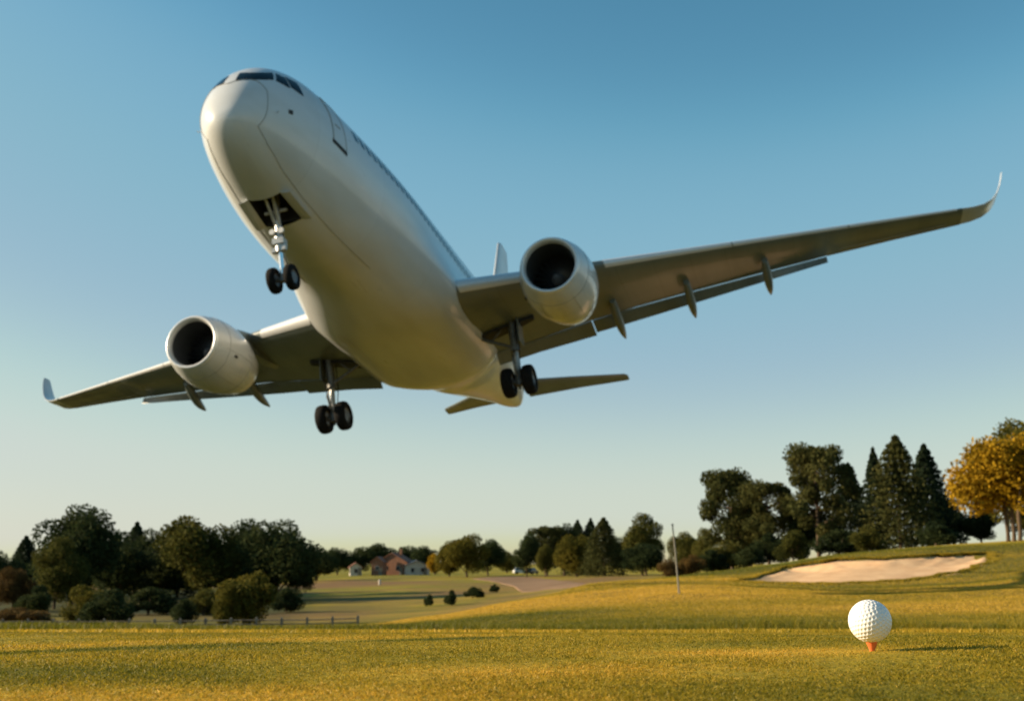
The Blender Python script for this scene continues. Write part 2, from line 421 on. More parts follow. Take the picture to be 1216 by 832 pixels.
for k in range(nr_ + 1):
    q_ = 1.02 * k / nr_
    for p in loop:
        x_, y_ = lc + (p[:2] - lc) * q_
        z_ = float(height(x_, y_, False)) - .42 * max(1 - q_ ** 5, 0) + .05 * (float(fbm(x_ * 1.1, y_ * 1.1, 95)) - .5) - (.25 if k == nr_ else 0)
        V.append((x_, y_, z_))
mb.add(V, [(k*m_ + j, k*m_ + (j+1) % m_, (k+1)*m_ + (j+1) % m_, (k+1)*m_ + j) for k in range(nr_) for j in range(m_)], True)
tag(mb.build('bunker_sand', M['sand'], fix=False), kind='structure')
gx = spaced(-3500, 3500, 520, 6.0); gy = spaced(-60, 3490, 560, 5.0)
GX, GY = np.meshgrid(gx, gy); GZ = height(GX, GY)
nx = len(gx); idx = np.arange(nx * len(gy)).reshape(len(gy), nx)
quads = np.stack([idx[:-1, :-1], idx[:-1, 1:], idx[1:, 1:], idx[1:, :-1]], -1).reshape(-1, 4)
me = np_mesh('ground', np.stack([GX, GY, GZ], -1).reshape(-1, 3), quads, M['ground'],
             dict(dry=dryness(GX, GY).ravel(), ruddy=ruddy(GX, GY).ravel(), darkened=darkened(GX, GY).ravel()), True)
tag(link('ground', me), kind='structure')

M['path'] = mottled(mat('sandy_track', (.4, .3, .2), .95, spec=.1), (.20, .125, .07), (.28, .18, .105), .12, 6)
path_px = [(560, 687), (585, 685), (615, 684.5), (648, 687), (685, 691), (702, 694), (680, 697), (650, 700), (622, 703), (608, 696), (585, 690.5)]
sheet('sandy_track', smooth_loop([ground_at(*p, y0=80) for p in path_px]), M['path'], lift=.10, edge=.12)

# ------------------------------------------------------------------ grass (stuff)
M['blade'] = mat('grass_blade', (.1, .1, .02), .55, spec=.3)
n, l, b, r, tc = turf_nodes(M['blade'], True)
l.new(r.outputs[0], b.inputs['Base Color'])
tr = n.new('ShaderNodeBsdfTranslucent'); l.new(r.outputs[0], tr.inputs[0])
ms = n.new('ShaderNodeMixShader'); ms.inputs[0].default_value = .45
l.new(b.outputs[0], ms.inputs[1]); l.new(tr.outputs[0], ms.inputs[2])
l.new(ms.outputs[0], n['Material Output'].inputs[0])

def grass(name, X, Y, hgt, wid, lean, seed, drymul=1., dryadd=0.):
    rng = np.random.default_rng(seed); N = len(X)
    Z = height(X, Y) - .001
    a = rng.uniform(0, 2 * np.pi, N); wdir = np.stack([np.cos(a), np.sin(a), np.zeros(N)], 1)
    b2 = rng.uniform(0, 2 * np.pi, N); ld = np.stack([np.cos(b2), np.sin(b2), np.zeros(N)], 1) * (lean * rng.uniform(.2, 1, N))[:, None] * hgt[:, None]
    base = np.stack([X, Y, Z], 1); up = np.zeros((N, 3)); up[:, 2] = hgt
    w = wid[:, None] * wdir
    V = np.empty((N, 5, 3))
    V[:, 0] = base - w / 2; V[:, 1] = base + w / 2
    V[:, 2] = base + up * .55 + ld * .35 + w * .42; V[:, 3] = base + up * .55 + ld * .35 - w * .42
    V[:, 4] = base + up * (1 - .25 * lean * rng.uniform(.2, 1, N))[:, None] + ld
    k = np.arange(N)[:, None] * 5
    quad = np.concatenate([k, k + 1, k + 2, k + 3], 1); tri = np.concatenate([k + 3, k + 2, k + 4], 1)
    me = bpy.data.meshes.new(name); me.vertices.add(N * 5); me.vertices.foreach_set('co', V.astype(np.float32).ravel())
    loops = np.concatenate([quad.ravel(), tri.ravel()]).astype(np.int32)
    me.loops.add(len(loops)); me.loops.foreach_set('vertex_index', loops)
    me.polygons.add(2 * N)
    me.polygons.foreach_set('loop_start', np.concatenate([np.arange(N) * 4, N * 4 + np.arange(N) * 3]).astype(np.int32))
    d = np.clip(dryness(X, Y) * drymul + dryadd + rng.normal(0, .16, N), 0, 1)
    at = me.attributes.new('dry', 'FLOAT', 'POINT'); at.data.foreach_set('value', np.repeat(d, 5).astype(np.float32))
    me.update(calc_edges=True); me.materials.append(M['blade'])
    return link(name, me)

rng = np.random.default_rng(4)
def scatter(n_, y0, y1, power, side, pad):
    """more blades near the camera; side = half width per metre, pad = extra half width"""
    t = rng.uniform(0, 1, n_); p = power
    Y = (y0 ** (1 - p) + t * (y1 ** (1 - p) - y0 ** (1 - p))) ** (1 / (1 - p))
    X = rng.uniform(-1, 1, n_) * (side * Y + pad)
    return X, Y
X1, Y1 = scatter(620000, .45, 4.2, 1.35, .46, .25)
tuft = fbm(X1 * 9, Y1 * 9, 51); fine = fbm(X1 * 42, Y1 * 42, 57)
keep = rng.uniform(0, 1, len(X1)) < .45 + .9 * tuft
X1, Y1, tuft, fine = X1[keep], Y1[keep], tuft[keep], fine[keep]
H1 = (.0018 + .0028 * tuft + .0028 * (fine - .35)) * rng.uniform(.6, 1.25, len(X1))
tag(grass('mown_grass', X1, Y1, np.clip(H1, .0015, .012), rng.uniform(.0007, .0012, len(X1)), 1.7, 6),
    'short mown straw and green grass around the golf tee', 'grass', kind='stuff')
X2, Y2 = scatter(110000, 4.0, 12.2, 1.05, .47, .8)
tuft = fbm(X2 * 2.5, Y2 * 2.5, 61)
tag(grass('tee_bank_grass', X2, Y2, (.008 + .016 * tuft) * rng.uniform(.6, 1.2, len(X2)), rng.uniform(.002, .004, len(X2)), 1.0, 7),
    'mown grass sloping away beyond the golf ball', 'grass', kind='stuff')
Y3 = 12.2 + rng.normal(0, .28, 52000); X3 = rng.uniform(-9, 9, 52000)
tuft = fbm(X3 * 1.3, Y3 * 1.0, 71, 3); right = np.clip((X3 - 1.0) / 4, 0, 1)
H3 = (.045 + .06 * tuft + right * .16 * np.clip(tuft - .35, 0, 1) * 1.5) * rng.uniform(.5, 1.2, len(X3))
tag(grass('rough_grass', X3, Y3, H3, rng.uniform(.004, .008, len(X3)), .7, 8, .25, -.1 + .35 * right * (tuft > .5)),
    'longer fringe of rough grass along the far edge of the tee', 'grass', kind='stuff')

X4, Y4 = scatter(900000, 13.2, 78, 1.05, .47, 1.5)
P4 = np.array([q[:2] for q in loop]); inside = np.zeros(len(X4), bool)
for a_, c_ in zip(P4, np.roll(P4, -1, 0)):
    cross = (a_[1] > Y4) != (c_[1] > Y4)
    with np.errstate(divide='ignore', invalid='ignore'):
        inside ^= cross & (X4 < (c_[0] - a_[0]) * (Y4 - a_[1]) / (c_[1] - a_[1]) + a_[0])
px4 = 608 + F * ct * X4 / Y4
keep = ~inside & ((px4 > 425) | (Y4 > 71))
X4, Y4 = X4[keep], Y4[keep]
n5 = 26000; k5 = rng.integers(0, len(P4), n5); t5 = rng.uniform(0, 1, n5)[:, None]          # ragged grass on the bunker's rim
R5 = P4[k5] * (1 - t5) + np.roll(P4, -1, 0)[k5] * t5
R5 = lc + (R5 - lc) * (1.0 + np.abs(rng.normal(0, .03, n5)))[:, None]
X4, Y4 = np.concatenate([X4, R5[:, 0]]), np.concatenate([Y4, R5[:, 1]])
tuft = fbm(X4 / 1.5, Y4 / 1.5, 91, 3)
tag(grass('fairway_grass', X4, Y4, (.007 + .00046 * Y4) * (.5 + tuft) * rng.uniform(.6, 1.2, len(X4)) * np.where(np.arange(len(X4)) >= len(X4) - n5, 3.2, 1), .004 + .00042 * Y4, .8, 12),
    'short striped grass of the fairway rising to the bunker', 'grass', kind='stuff')

# ------------------------------------------------------------------ trees
def leaf_mat(name, c0, c1, c2):
    m = mat(name, c1, .8, spec=.06); n, l, b = nodes(m)
    a = n.new('ShaderNodeAttribute'); a.attribute_name = 'tone'
    oi = n.new('ShaderNodeObjectInfo')
    s = n.new('ShaderNodeMath'); s.operation = 'MULTIPLY_ADD'; s.inputs[1].default_value = .22; l.new(oi.outputs['Random'], s.inputs[0]); l.new(a.outputs['Fac'], s.inputs[2])
    s2 = n.new('ShaderNodeMath'); s2.operation = 'SUBTRACT'; s2.inputs[1].default_value = .11; l.new(s.outputs[0], s2.inputs[0])
    r = n.new('ShaderNodeValToRGB'); e = r.color_ramp.elements
    e[0].color = (*c0, 1); e[1].color = (*c2, 1); q = e.new(.5); q.color = (*c1, 1)
    l.new(s2.outputs[0], r.inputs[0]); l.new(r.outputs[0], b.inputs['Base Color'])
    t = n.new('ShaderNodeBsdfTranslucent'); l.new(r.outputs[0], t.inputs[0])
    ms = n.new('ShaderNodeMixShader'); ms.inputs[0].default_value = .3
    l.new(b.outputs[0], ms.inputs[1]); l.new(t.outputs[0], ms.inputs[2]); l.new(ms.outputs[0], n['Material Output'].inputs[0])
    return m
LM = dict(
    dark=leaf_mat('dark_leaves', (.018, .030, .014), (.036, .052, .019), (.068, .078, .024)),
    olive=leaf_mat('olive_leaves', (.040, .046, .012), (.082, .084, .018), (.14, .12, .026)),
    yellow=leaf_mat('yellowing_leaves', (.058, .060, .012), (.105, .095, .016), (.18, .14, .022)),
    gold=leaf_mat('golden_autumn_leaves', (.11, .085, .010), (.33, .20, .012), (.58, .34, .02)),
    brown=leaf_mat('russet_leaves', (.055, .038, .016), (.105, .066, .022), (.17, .105, .03)),
    spruce=leaf_mat('spruce_needles', (.014, .024, .014), (.026, .040, .019), (.048, .060, .022)),
    pine=leaf_mat('pine_needles', (.032, .041, .015), (.064, .070, .022), (.115, .105, .030)))
M['bark'] = mottled(mat('bark', (.12, .09, .06), .9, spec=.1), (.055, .040, .027), (.14, .10, .065), 3, bump=.6, stretch=(6, 6, 1))

def leaves(C, size, rng, tone, flat=0.0):
    N = len(C); a = rng.normal(size=(N, 3)); a /= np.linalg.norm(a, axis=1)[:, None]
    b_ = rng.normal(size=(N, 3)); b_ -= a * (a * b_).sum(1)[:, None]; b_ /= np.linalg.norm(b_, axis=1)[:, None]
    if flat: a[:, 2] *= (1 - flat); b_[:, 2] *= (1 - flat)
    s = (size * rng.uniform(.55, 1.3, N))[:, None]
    V = np.empty((N, 4, 3)); V[:, 0] = C - a * s; V[:, 1] = C - b_ * s * .6; V[:, 2] = C + a * s; V[:, 3] = C + b_ * s * .6
    Fq = np.arange(N * 4).reshape(N, 4)
    return V.reshape(-1, 3), Fq, np.repeat(tone, 4)

def wood_mesh(name, segs):
    mb = MB()
    for pts, rad in segs: mb.tube(pts, rad, 7)
    me_o = mb.build(name, M['bark'], fix=False); me = me_o.data; bpy.data.objects.remove(me_o); return me

def broadleaf_proto(seed, mk, nl=17000, crown_lo=.04, lobes=26, stems=1, spread=.5):
    """unit tree: 1 m tall, 1 m wide crown"""
    r = np.random.default_rng(seed); cs = []; cen = (crown_lo + 1) / 2
    for i in range(lobes):
        while True:
            p = r.uniform(-1, 1, 3)
            if p @ p < 1: break
        q = np.array((p[0] * .36, p[1] * .36, cen + p[2] * (1 - crown_lo) * .38))
        k = r.uniform(.14, .25) * (1.05 - .35 * abs(p[2]))
        cs.append((q, k))
    pts = []; tones = []
    wts = np.array([k ** 2 for _, k in cs]); wts /= wts.sum()
    for (q, k), w in zip(cs, wts):
        m = int(nl * w); d = r.normal(size=(m, 3)); d /= np.linalg.norm(d, axis=1)[:, None]
        rad = k * r.uniform(.35, 1.08, m) ** .6
        P = q + d * rad[:, None] * np.array((1, 1, .8 * (1 - crown_lo) / .78))
        keep = fbm(P[:, 0] * 11 + seed, P[:, 2] * 11 + P[:, 1] * 7, seed) > .27
        pts.append(P[keep]); tones.append(np.clip(r.normal(.5, .17, m) + r.normal(0, .12), 0, 1)[keep])
    C = np.concatenate(pts); T = np.concatenate(tones)
    V, Fq, T4 = leaves(C, .0195, r, T)
    crown = np_mesh('crown', V, Fq, LM[mk], dict(tone=T4))
    segs = []
    for s_ in range(stems):
        bx = (s_ - (stems - 1) / 2) * .10; tilt = bx * 1.6
        top = np.array((tilt, r.uniform(-.03, .03), crown_lo + .45 * (1 - crown_lo)))
        segs.append(([(bx, 0, -.02), (bx * 1.1, .005, crown_lo * .6), (tilt * .7, 0, crown_lo + .1), top], [.030 / stems ** .4, .024 / stems ** .4, .018, .008]))
    for q, k in cs[:9]:
        z0 = max(crown_lo * .8, q[2] - .28)
        segs.append(([(0, 0, z0), (q[0] * .5, q[1] * .5, (z0 + q[2]) / 2 - .01), tuple(q)], [.013, .009, .003]))
    return crown, wood_mesh('trunk', segs)

def conifer_proto(seed, mk, nl=15000, lo=.05, power=.68):
    r = np.random.default_rng(seed); t = r.uniform(0, 1, nl) ** .8          # 0 at the base of the crown
    tier = np.where(r.uniform(0, 1, nl) < .55, np.round(t * 17 + r.normal(0, .25, nl)) / 17, t)
    z = lo + (1 - lo) * np.clip(tier, 0, 1); az = r.uniform(0, 2 * np.pi, nl)
    nb = 11; az = np.where(r.uniform(0, 1, nl) < .6, (np.round(az / (2 * np.pi) * nb) + r.normal(0, .2, nl) + np.sin(tier * 97)) / nb * 2 * np.pi, az)
    env = .5 * np.clip(1 - tier, .015, 1) ** power * (.72 + .5 * noise2(tier * 40 + seed, np.round(az * nb) * 3.7, seed))
    env = env * (1 + .22 * np.sin(az * 2 + seed) + .16 * np.sin(az * 3 + tier * 9))
    rad = env * r.uniform(.12, 1, nl) ** .65
    C = np.stack([rad * np.cos(az), rad * np.sin(az), z - rad * .16 + r.normal(0, .006, nl)], 1)
    V, Fq, T4 = leaves(C, .020, r, np.clip(r.normal(.45, .2, nl), 0, 1), .25)
    return np_mesh('crown', V, Fq, LM[mk], dict(tone=T4)), wood_mesh('trunk', [([(0, 0, -.02), (0, 0, .5), (0, 0, .97)], [.022, .014, .003])])

def pine_proto(seed, mk, nl=16000, lo=.20, lobes=32):
    r = np.random.default_rng(seed); pts = []; T = []; segs = [([(0, 0, -.02), (.01, 0, .35), (-.01, .01, .7), (0, 0, .95)], [.028, .022, .014, .004])]
    for i in range(lobes):
        z = lo + (1 - lo) * ((i + .5) / lobes) ** .75; u_ = (z - lo) / (1 - lo); env = .42 * (math.sin(math.pi * min(1, .16 + .70 * u_)) ** .8)
        az = i * 2.4 + r.uniform(-.7, .7); rr = env * r.uniform(.25, 1.0)
        q = np.array((rr * math.cos(az), rr * math.sin(az), min(z, .90))); k = r.uniform(.10, .19)
        m = int(nl / lobes); d = r.normal(size=(m, 3)); d /= np.linalg.norm(d, axis=1)[:, None]
        P = q + d * (k * r.uniform(.1, 1.05, m) ** .55)[:, None] * np.array((1, 1, .62))
        pts.append(P); T.append(np.clip(r.normal(.5, .16, m) + r.normal(0, .12), 0, 1))
        segs.append(([(0, 0, q[2] - .07), (q[0] * .6, q[1] * .6, q[2] - .02), tuple(q)], [.010, .006, .003]))
    V, Fq, T4 = leaves(np.concatenate(pts), .0185, r, np.concatenate(T), .1)
    return np_mesh('crown', V, Fq, LM[mk], dict(tone=T4)), wood_mesh('trunk', segs)

def bush_proto(seed, mk, nl=9000, lobes=13):
    r = np.random.default_rng(seed); pts = []; T = []
    for i in range(lobes):
        az = r.uniform(0, 6.28); rr = .34 * math.sqrt(r.uniform(0, 1)); k = r.uniform(.14, .25)
        q = np.array((rr * math.cos(az), rr * math.sin(az), r.uniform(.2, .86 - rr * .9)))
        m = nl // lobes; d = r.normal(size=(m, 3)); d /= np.linalg.norm(d, axis=1)[:, None]
        P = q + d * (k * r.uniform(.2, 1.05, m) ** .5)[:, None] * np.array((1, 1, 1.15)); P[:, 2] = np.clip(P[:, 2], 0, 1)
        pts.append(P); T.append(np.clip(r.normal(.5, .17, m) + r.normal(0, .12), 0, 1))
    V, Fq, T4 = leaves(np.concatenate(pts), .026, r, np.concatenate(T))
    return np_mesh('foliage', V, Fq, LM[mk], dict(tone=T4)), wood_mesh('stem', [([(0, 0, -.03), (.02 * math.cos(a), .02 * math.sin(a), .15), (.2 * math.cos(a), .2 * math.sin(a), .6)], [.014, .011, .004]) for a in (0, 1.3, 2.5, 3.8, 5.1)])

PROTO = {}
def proto(kind, mk, var):
    k = (kind, mk, var)
    if k not in PROTO:
        sd = 100 + len(PROTO) * 7 + var
        PROTO[k] = dict(broad=broadleaf_proto, spruce=conifer_proto, pine=pine_proto, bush=bush_proto,
                        multi=lambda s, m: broadleaf_proto(s, m, 20000, .12, 34, 3))[kind](sd, mk)
    return PROTO[k]
NAMES = dict(broad='broadleaf_tree', spruce='spruce_tree', pine='pine_tree', bush='bush', multi='autumn_tree')
trng = np.random.default_rng(77)
def plant(kind, mk, px, top, width, Y, label, group, var=0, lift=0.):
    """px bearing, top = sight angle of the crown top, width in the same units"""
    p = spot(px, Y)
    v = (top - 416) / F; ztop = CAM_Z + Y * (st - v * ct) / (ct + v * st)
    h = max(ztop - p.z, .4); w = width / F * Y
    a, b_ = proto(kind, mk, var)
    root = empty(NAMES[kind], p, label, 'bush' if kind == 'bush' else 'tree', group)
    root.rotation_euler.z = trng.uniform(0, 6.28); root.scale = (w, w, h)
    if kind == 'bush': link('foliage', a, root); link('stem', b_, root)
    else: link('crown', a, root); link('trunk', b_, root)
    return root
GW, GF, GC, GR, GB = 'trees of the dark wood behind the fence', 'trees on the far skyline', 'trees in the middle clump beyond the fairway', 'trees on the rise behind the bunker', 'bushes by the fence'
for a in [
 # the wood on the left
 ('broad', 'dark', 102, 600, 124, 128, 'tallest dark round-headed tree of the left wood', GW, 0),
 ('broad', 'olive', 84, 640, 72, 118, 'olive lit side tree leaning against the tallest tree of the wood', GW, 0),
 ('broad', 'dark', 14, 650, 80, 165, 'low dark tree where the left wood meets the frame edge', GW, 1),
 ('spruce', 'spruce', 47, 637, 72, 170, 'dark spruce just left of the tallest tree of the wood', GW, 0),
 ('broad', 'dark', 70, 655, 60, 180, 'dark tree half hidden behind the spruce left of the tallest tree', GW, 1),
 ('broad', 'dark', 148, 624, 84, 150, 'narrow dark tree just right of the tallest tree of the wood', GW, 1),
 ('spruce', 'spruce', 174, 621, 76, 155, 'slender pointed spruce second right of the tallest tree', GW, 0),
 ('broad', 'dark', 204, 621, 76, 148, 'bushy headed dark tree third right of the tallest tree', GW, 1),
 ('broad', 'dark', 160, 645, 90, 140, 'dense dark tree filling the wood in front of the slender spruce', GW, 0),
 ('spruce', 'spruce', 224, 624, 66, 160, 'small spruce tucked against the olive tree of the wood', GW, 0),
 ('broad', 'olive', 250, 611, 112, 138, 'big olive green tree in the centre of the wood', GW, 1),
 ('broad', 'dark', 296, 617, 80, 150, 'dark tree between the olive tree and the right-end tree of the wood', GW, 0),
 ('broad', 'dark', 338, 611, 108, 136, 'big dark domed tree at the right end of the wood', GW, 1),
 ('broad', 'dark', 205, 655, 80, 160, 'dark understorey tree below the slender spruce of the wood', GW, 1),
 ('broad', 'dark', 300, 650, 90, 160, 'dark understorey tree behind the rounded yellowish bush', GW, 0),
 ('broad', 'dark', 361, 650, 48, 140, 'low dark tree at the outer right edge of the wood', GW, 0),
 ('broad', 'dark', 120, 660, 90, 170, 'shaded tree deep in the wood behind the tallest tree', GW, 0),
 ('broad', 'dark', 255, 660, 80, 175, 'shaded tree deep in the wood behind the olive tree', GW, 1),
 ('broad', 'brown', 36, 672, 50, 112, 'small rusty yellow tree at the left foot of the wood', GW, 0),
 ('broad', 'dark', 384, 647, 56, 250, 'blue green tree standing alone beyond the right end of the wood', GF, 1),
 # bushes by the fence
 ('bush', 'yellow', 118, 694, 62, 84, 'olive bush below the tallest tree, its lit top put into yellower leaves', GB, 0),  # yellow leaf colour stands in for the light on this bush
 ('bush', 'dark', 152, 698, 78, 82, 'wide dark bush beside the olive bush below the wood', GB, 0),
 ('bush', 'yellow', 308, 669, 80, 80, 'big rounded yellow green bush in front of the wood', GB, 1),
 ('bush', 'yellow', 283, 692, 36, 78, 'small yellow green bush against the big rounded bush', GB, 0),
 ('bush', 'dark', 234, 710, 40, 80, 'small dark bush between the two large bush clumps', GB, 0),
 ('bush', 'brown', 45, 718, 84, 79, 'low russet bush behind the fence near the left edge', GB, 0),
 ('bush', 'dark', -4, 696, 34, 82, 'dark bush cut by the left edge of the picture', GB, 1),
 ('bush', 'dark', 66, 694, 60, 100, 'dark bush in front of the small rusty yellow tree', GB, 1),
 ('bush', 'dark', 192, 696, 70, 104, 'dark bush under the slender spruce of the wood', GB, 0),
 ('bush', 'olive', 255, 697, 54, 101, 'olive bush under the big olive green tree', GB, 1),
 ('bush', 'dark', 350, 697, 46, 104, 'dark bush under the right end tree of the wood', GB, 0),
 # far skyline in the middle
 ('broad', 'dark', 407, 650, 44, 360, 'far dark tree left of the white hut', GF, 0),
 ('broad', 'dark', 432, 647, 46, 365, 'far dark tree above the white hut', GF, 1),
 ('broad', 'dark', 458, 645, 54, 370, 'far dark tree above the brick gable', GF, 0),
 ('broad', 'dark', 484, 646, 48, 372, 'far dark tree above the long red roof', GF, 1),
 ('broad', 'dark', 508, 648, 42, 366, 'far dark tree right of the long red roof', GF, 0),
 ('broad', 'gold', 519, 655, 22, 320, 'small orange autumn tree beside the large yellow green tree', GF, 0),
 ('broad', 'yellow', 556, 631, 62, 270, 'large yellow green tree alone in the middle of the skyline', GF, 0),
 ('broad', 'dark', 580, 640, 48, 285, 'dark tree shaded behind the large yellow green tree', GF, 0),
 ('broad', 'yellow', 536, 640, 34, 275, 'smaller yellow green tree leaning on the large one', GF, 1),
 ('broad', 'olive', 602, 655, 40, 400, 'faint grey green tree in the gap of the skyline', GF, 0),
 # middle clump
 ('broad', 'dark', 625, 632, 38, 250, 'dark tree at the left end of the middle clump', GC, 0),
 ('pine', 'pine', 648, 624, 56, 255, 'dark pine second from the left of the middle clump', GC, 0),
 ('broad', 'dark', 668, 622, 46, 258, 'dark round tree left of the twin spruces in the middle clump', GC, 0),
 ('spruce', 'spruce', 684, 618, 48, 262, 'left one of the twin dark spruces in the middle clump', GC, 1),
 ('spruce', 'spruce', 699, 616, 48, 262, 'right one of the twin dark spruces in the middle clump', GC, 0),
 ('broad', 'yellow', 682, 632, 54, 225, 'yellow green tree in front of the twin spruces', GC, 1),
 ('spruce', 'pine', 714, 615, 62, 215, 'olive pointed conifer nearest in the middle clump', GC, 1),
 ('broad', 'olive', 646, 645, 22, 240, 'thin pale green tree in front of the dark pine', GC, 1),
 ('broad', 'dark', 735, 634, 46, 240, 'dark tree between the pointed conifer and the domed tree', GC, 1),
 ('broad', 'olive', 762, 611, 60, 230, 'domed brown green tree right of the pointed conifer', GC, 0),
 ('broad', 'dark', 758, 645, 62, 210, 'dark lower tree under the domed brown green tree', GC, 0),
 ('broad', 'olive', 806, 630, 40, 200, 'light olive tree behind the golf pin', GC, 1),
 ('broad', 'olive', 832, 628, 38, 195, 'light olive tree right of the golf pin', GC, 0),
 ('bush', 'brown', 789, 661, 40, 110, 'russet bush left of the golf pin', 'bushes on the crest by the golf pin', 0),
 ('bush', 'brown', 815, 655, 34, 112, 'russet bush right behind the golf pin', 'bushes on the crest by the golf pin', 0),
 ('bush', 'dark', 838, 652, 48, 114, 'dark bush beside the russet bushes', 'bushes on the crest by the golf pin', 1),
 ('bush', 'olive', 858, 641, 62, 118, 'wide olive bush under the left pine', 'bushes on the crest by the golf pin', 0),
 ('bush', 'dark', 884, 648, 50, 110, 'dark bush at the left end of the bunker ridge', 'bushes on the crest by the golf pin', 0),
 # on the rise at the right
 ('pine', 'pine', 862, 556, 92, 132, 'leftmost spreading pine on the rise', GR, 0),
 ('pine', 'pine', 904, 570, 78, 128, 'shorter pine right of the leftmost spreading pine', GR, 1),
 ('broad', 'dark', 882, 600, 70, 140, 'dark tree behind the two spreading pines', GR, 0),
 ('pine', 'pine', 962, 526, 100, 124, 'tall broad pine on the rise, its crown rounded', GR, 1),
 ('broad', 'dark', 940, 590, 56, 136, 'dark tree left behind the tall broad pine', GR, 1),
 ('spruce', 'spruce', 1000, 552, 84, 138, 'dark spruce right behind the tall broad pine', GR, 1),
 ('spruce', 'spruce', 1030, 533, 60, 130, 'thin dark spruce left of the tallest spruce', GR, 0),
 ('spruce', 'pine', 1057, 519, 100, 120, 'tallest spruce on the rise, olive green and wide', GR, 0),
 ('spruce', 'spruce', 1090, 529, 88, 126, 'dark spruce right of the tallest spruce', GR, 1),
 ('broad', 'dark', 1112, 585, 46, 134, 'low dark tree between the spruces and the golden tree', GR, 0),
 ('multi', 'gold', 1188, 506, 146, 92, 'golden autumn tree with several stems at the right edge', GR, 0),
 ('broad', 'yellow', 1206, 490, 130, 99, 'olive yellow topped tree rising behind the golden autumn tree', GR, 0),
 ('broad', 'dark', 1150, 598, 60, 125, 'dark tree in the shade behind the golden stems', GR, 1),
 ('broad', 'dark', 1206, 600, 60, 122, 'dark tree filling behind the golden tree at the frame edge', GR, 0),
 ('bush', 'olive', 932, 628, 48, 112, 'olive bush at the foot of the tall broad pine', 'undergrowth on the rise', 1),
 ('bush', 'dark', 985, 627, 70, 116, 'dark bush between the tall pine and the tallest spruce', 'undergrowth on the rise', 0),
 ('bush', 'olive', 1022, 624, 46, 108, 'olive bush left of the tallest spruce', 'undergrowth on the rise', 0),
 ('bush', 'dark', 1098, 618, 76, 112, 'dark bush under the spruces near the golden tree', 'undergrowth on the rise', 1),
 ('bush', 'dark', 905, 632, 50, 118, 'dark bush under the shorter pine', 'undergrowth on the rise', 1),
 # clumps in the gully
 ('bush', 'dark', 514, 705, 16, 108, 'leftmost small dark bush in the gully row', 'small bushes along the gully', 0),
 ('bush', 'dark', 539, 700, 22, 106, 'rounded dark bush second in the gully row', 'small bushes along the gully', 1),
 ('bush', 'dark', 563, 696, 28, 122, 'widest dark bush third in the gully row', 'small bushes along the gully', 0),
 ('bush', 'dark', 588, 693, 14, 138, 'rightmost small dark bush in the gully row', 'small bushes along the gully', 1),
]: plant(*a)

# ------------------------------------------------------------------ fence, huts, cars, golf pin
M['fence'] = mottled(mat('weathered_fence_wood', (.3, .27, .22), .9), (.13, .105, .075), (.27, .23, .175), 4, bump=.3)
fr = empty('fence', spot(180, 70), 'low weathered post and rail fence in front of the wood', 'fence')
pts = [spot(px, 70) for px in range(-90, 450, 29)]
o0 = Vector(fr.location)
for i, p in enumerate(pts):
    mb = MB(); q = p - o0
    mb.box((q.x, q.y, q.z + .26), (.13, .12, .66)); mb.loft([[(q.x - .065, q.y - .06, q.z + .59), (q.x + .065, q.y - .06, q.z + .59), (q.x + .065, q.y + .06, q.z + .59), (q.x - .065, q.y + .06, q.z + .59)], [(q.x - .02, q.y - .02, q.z + .66), (q.x + .02, q.y - .02, q.z + .66), (q.x + .02, q.y + .02, q.z + .66), (q.x - .02, q.y + .02, q.z + .66)]], smooth=False)
    mb.build('post', M['fence'], fr)
for zr in (.26, .48):
    mb = MB(); mb.tube([tuple(p - o0 + Vector((0, .09, zr))) for p in pts], .035, 6); mb.build('rail', M['fence'], fr)

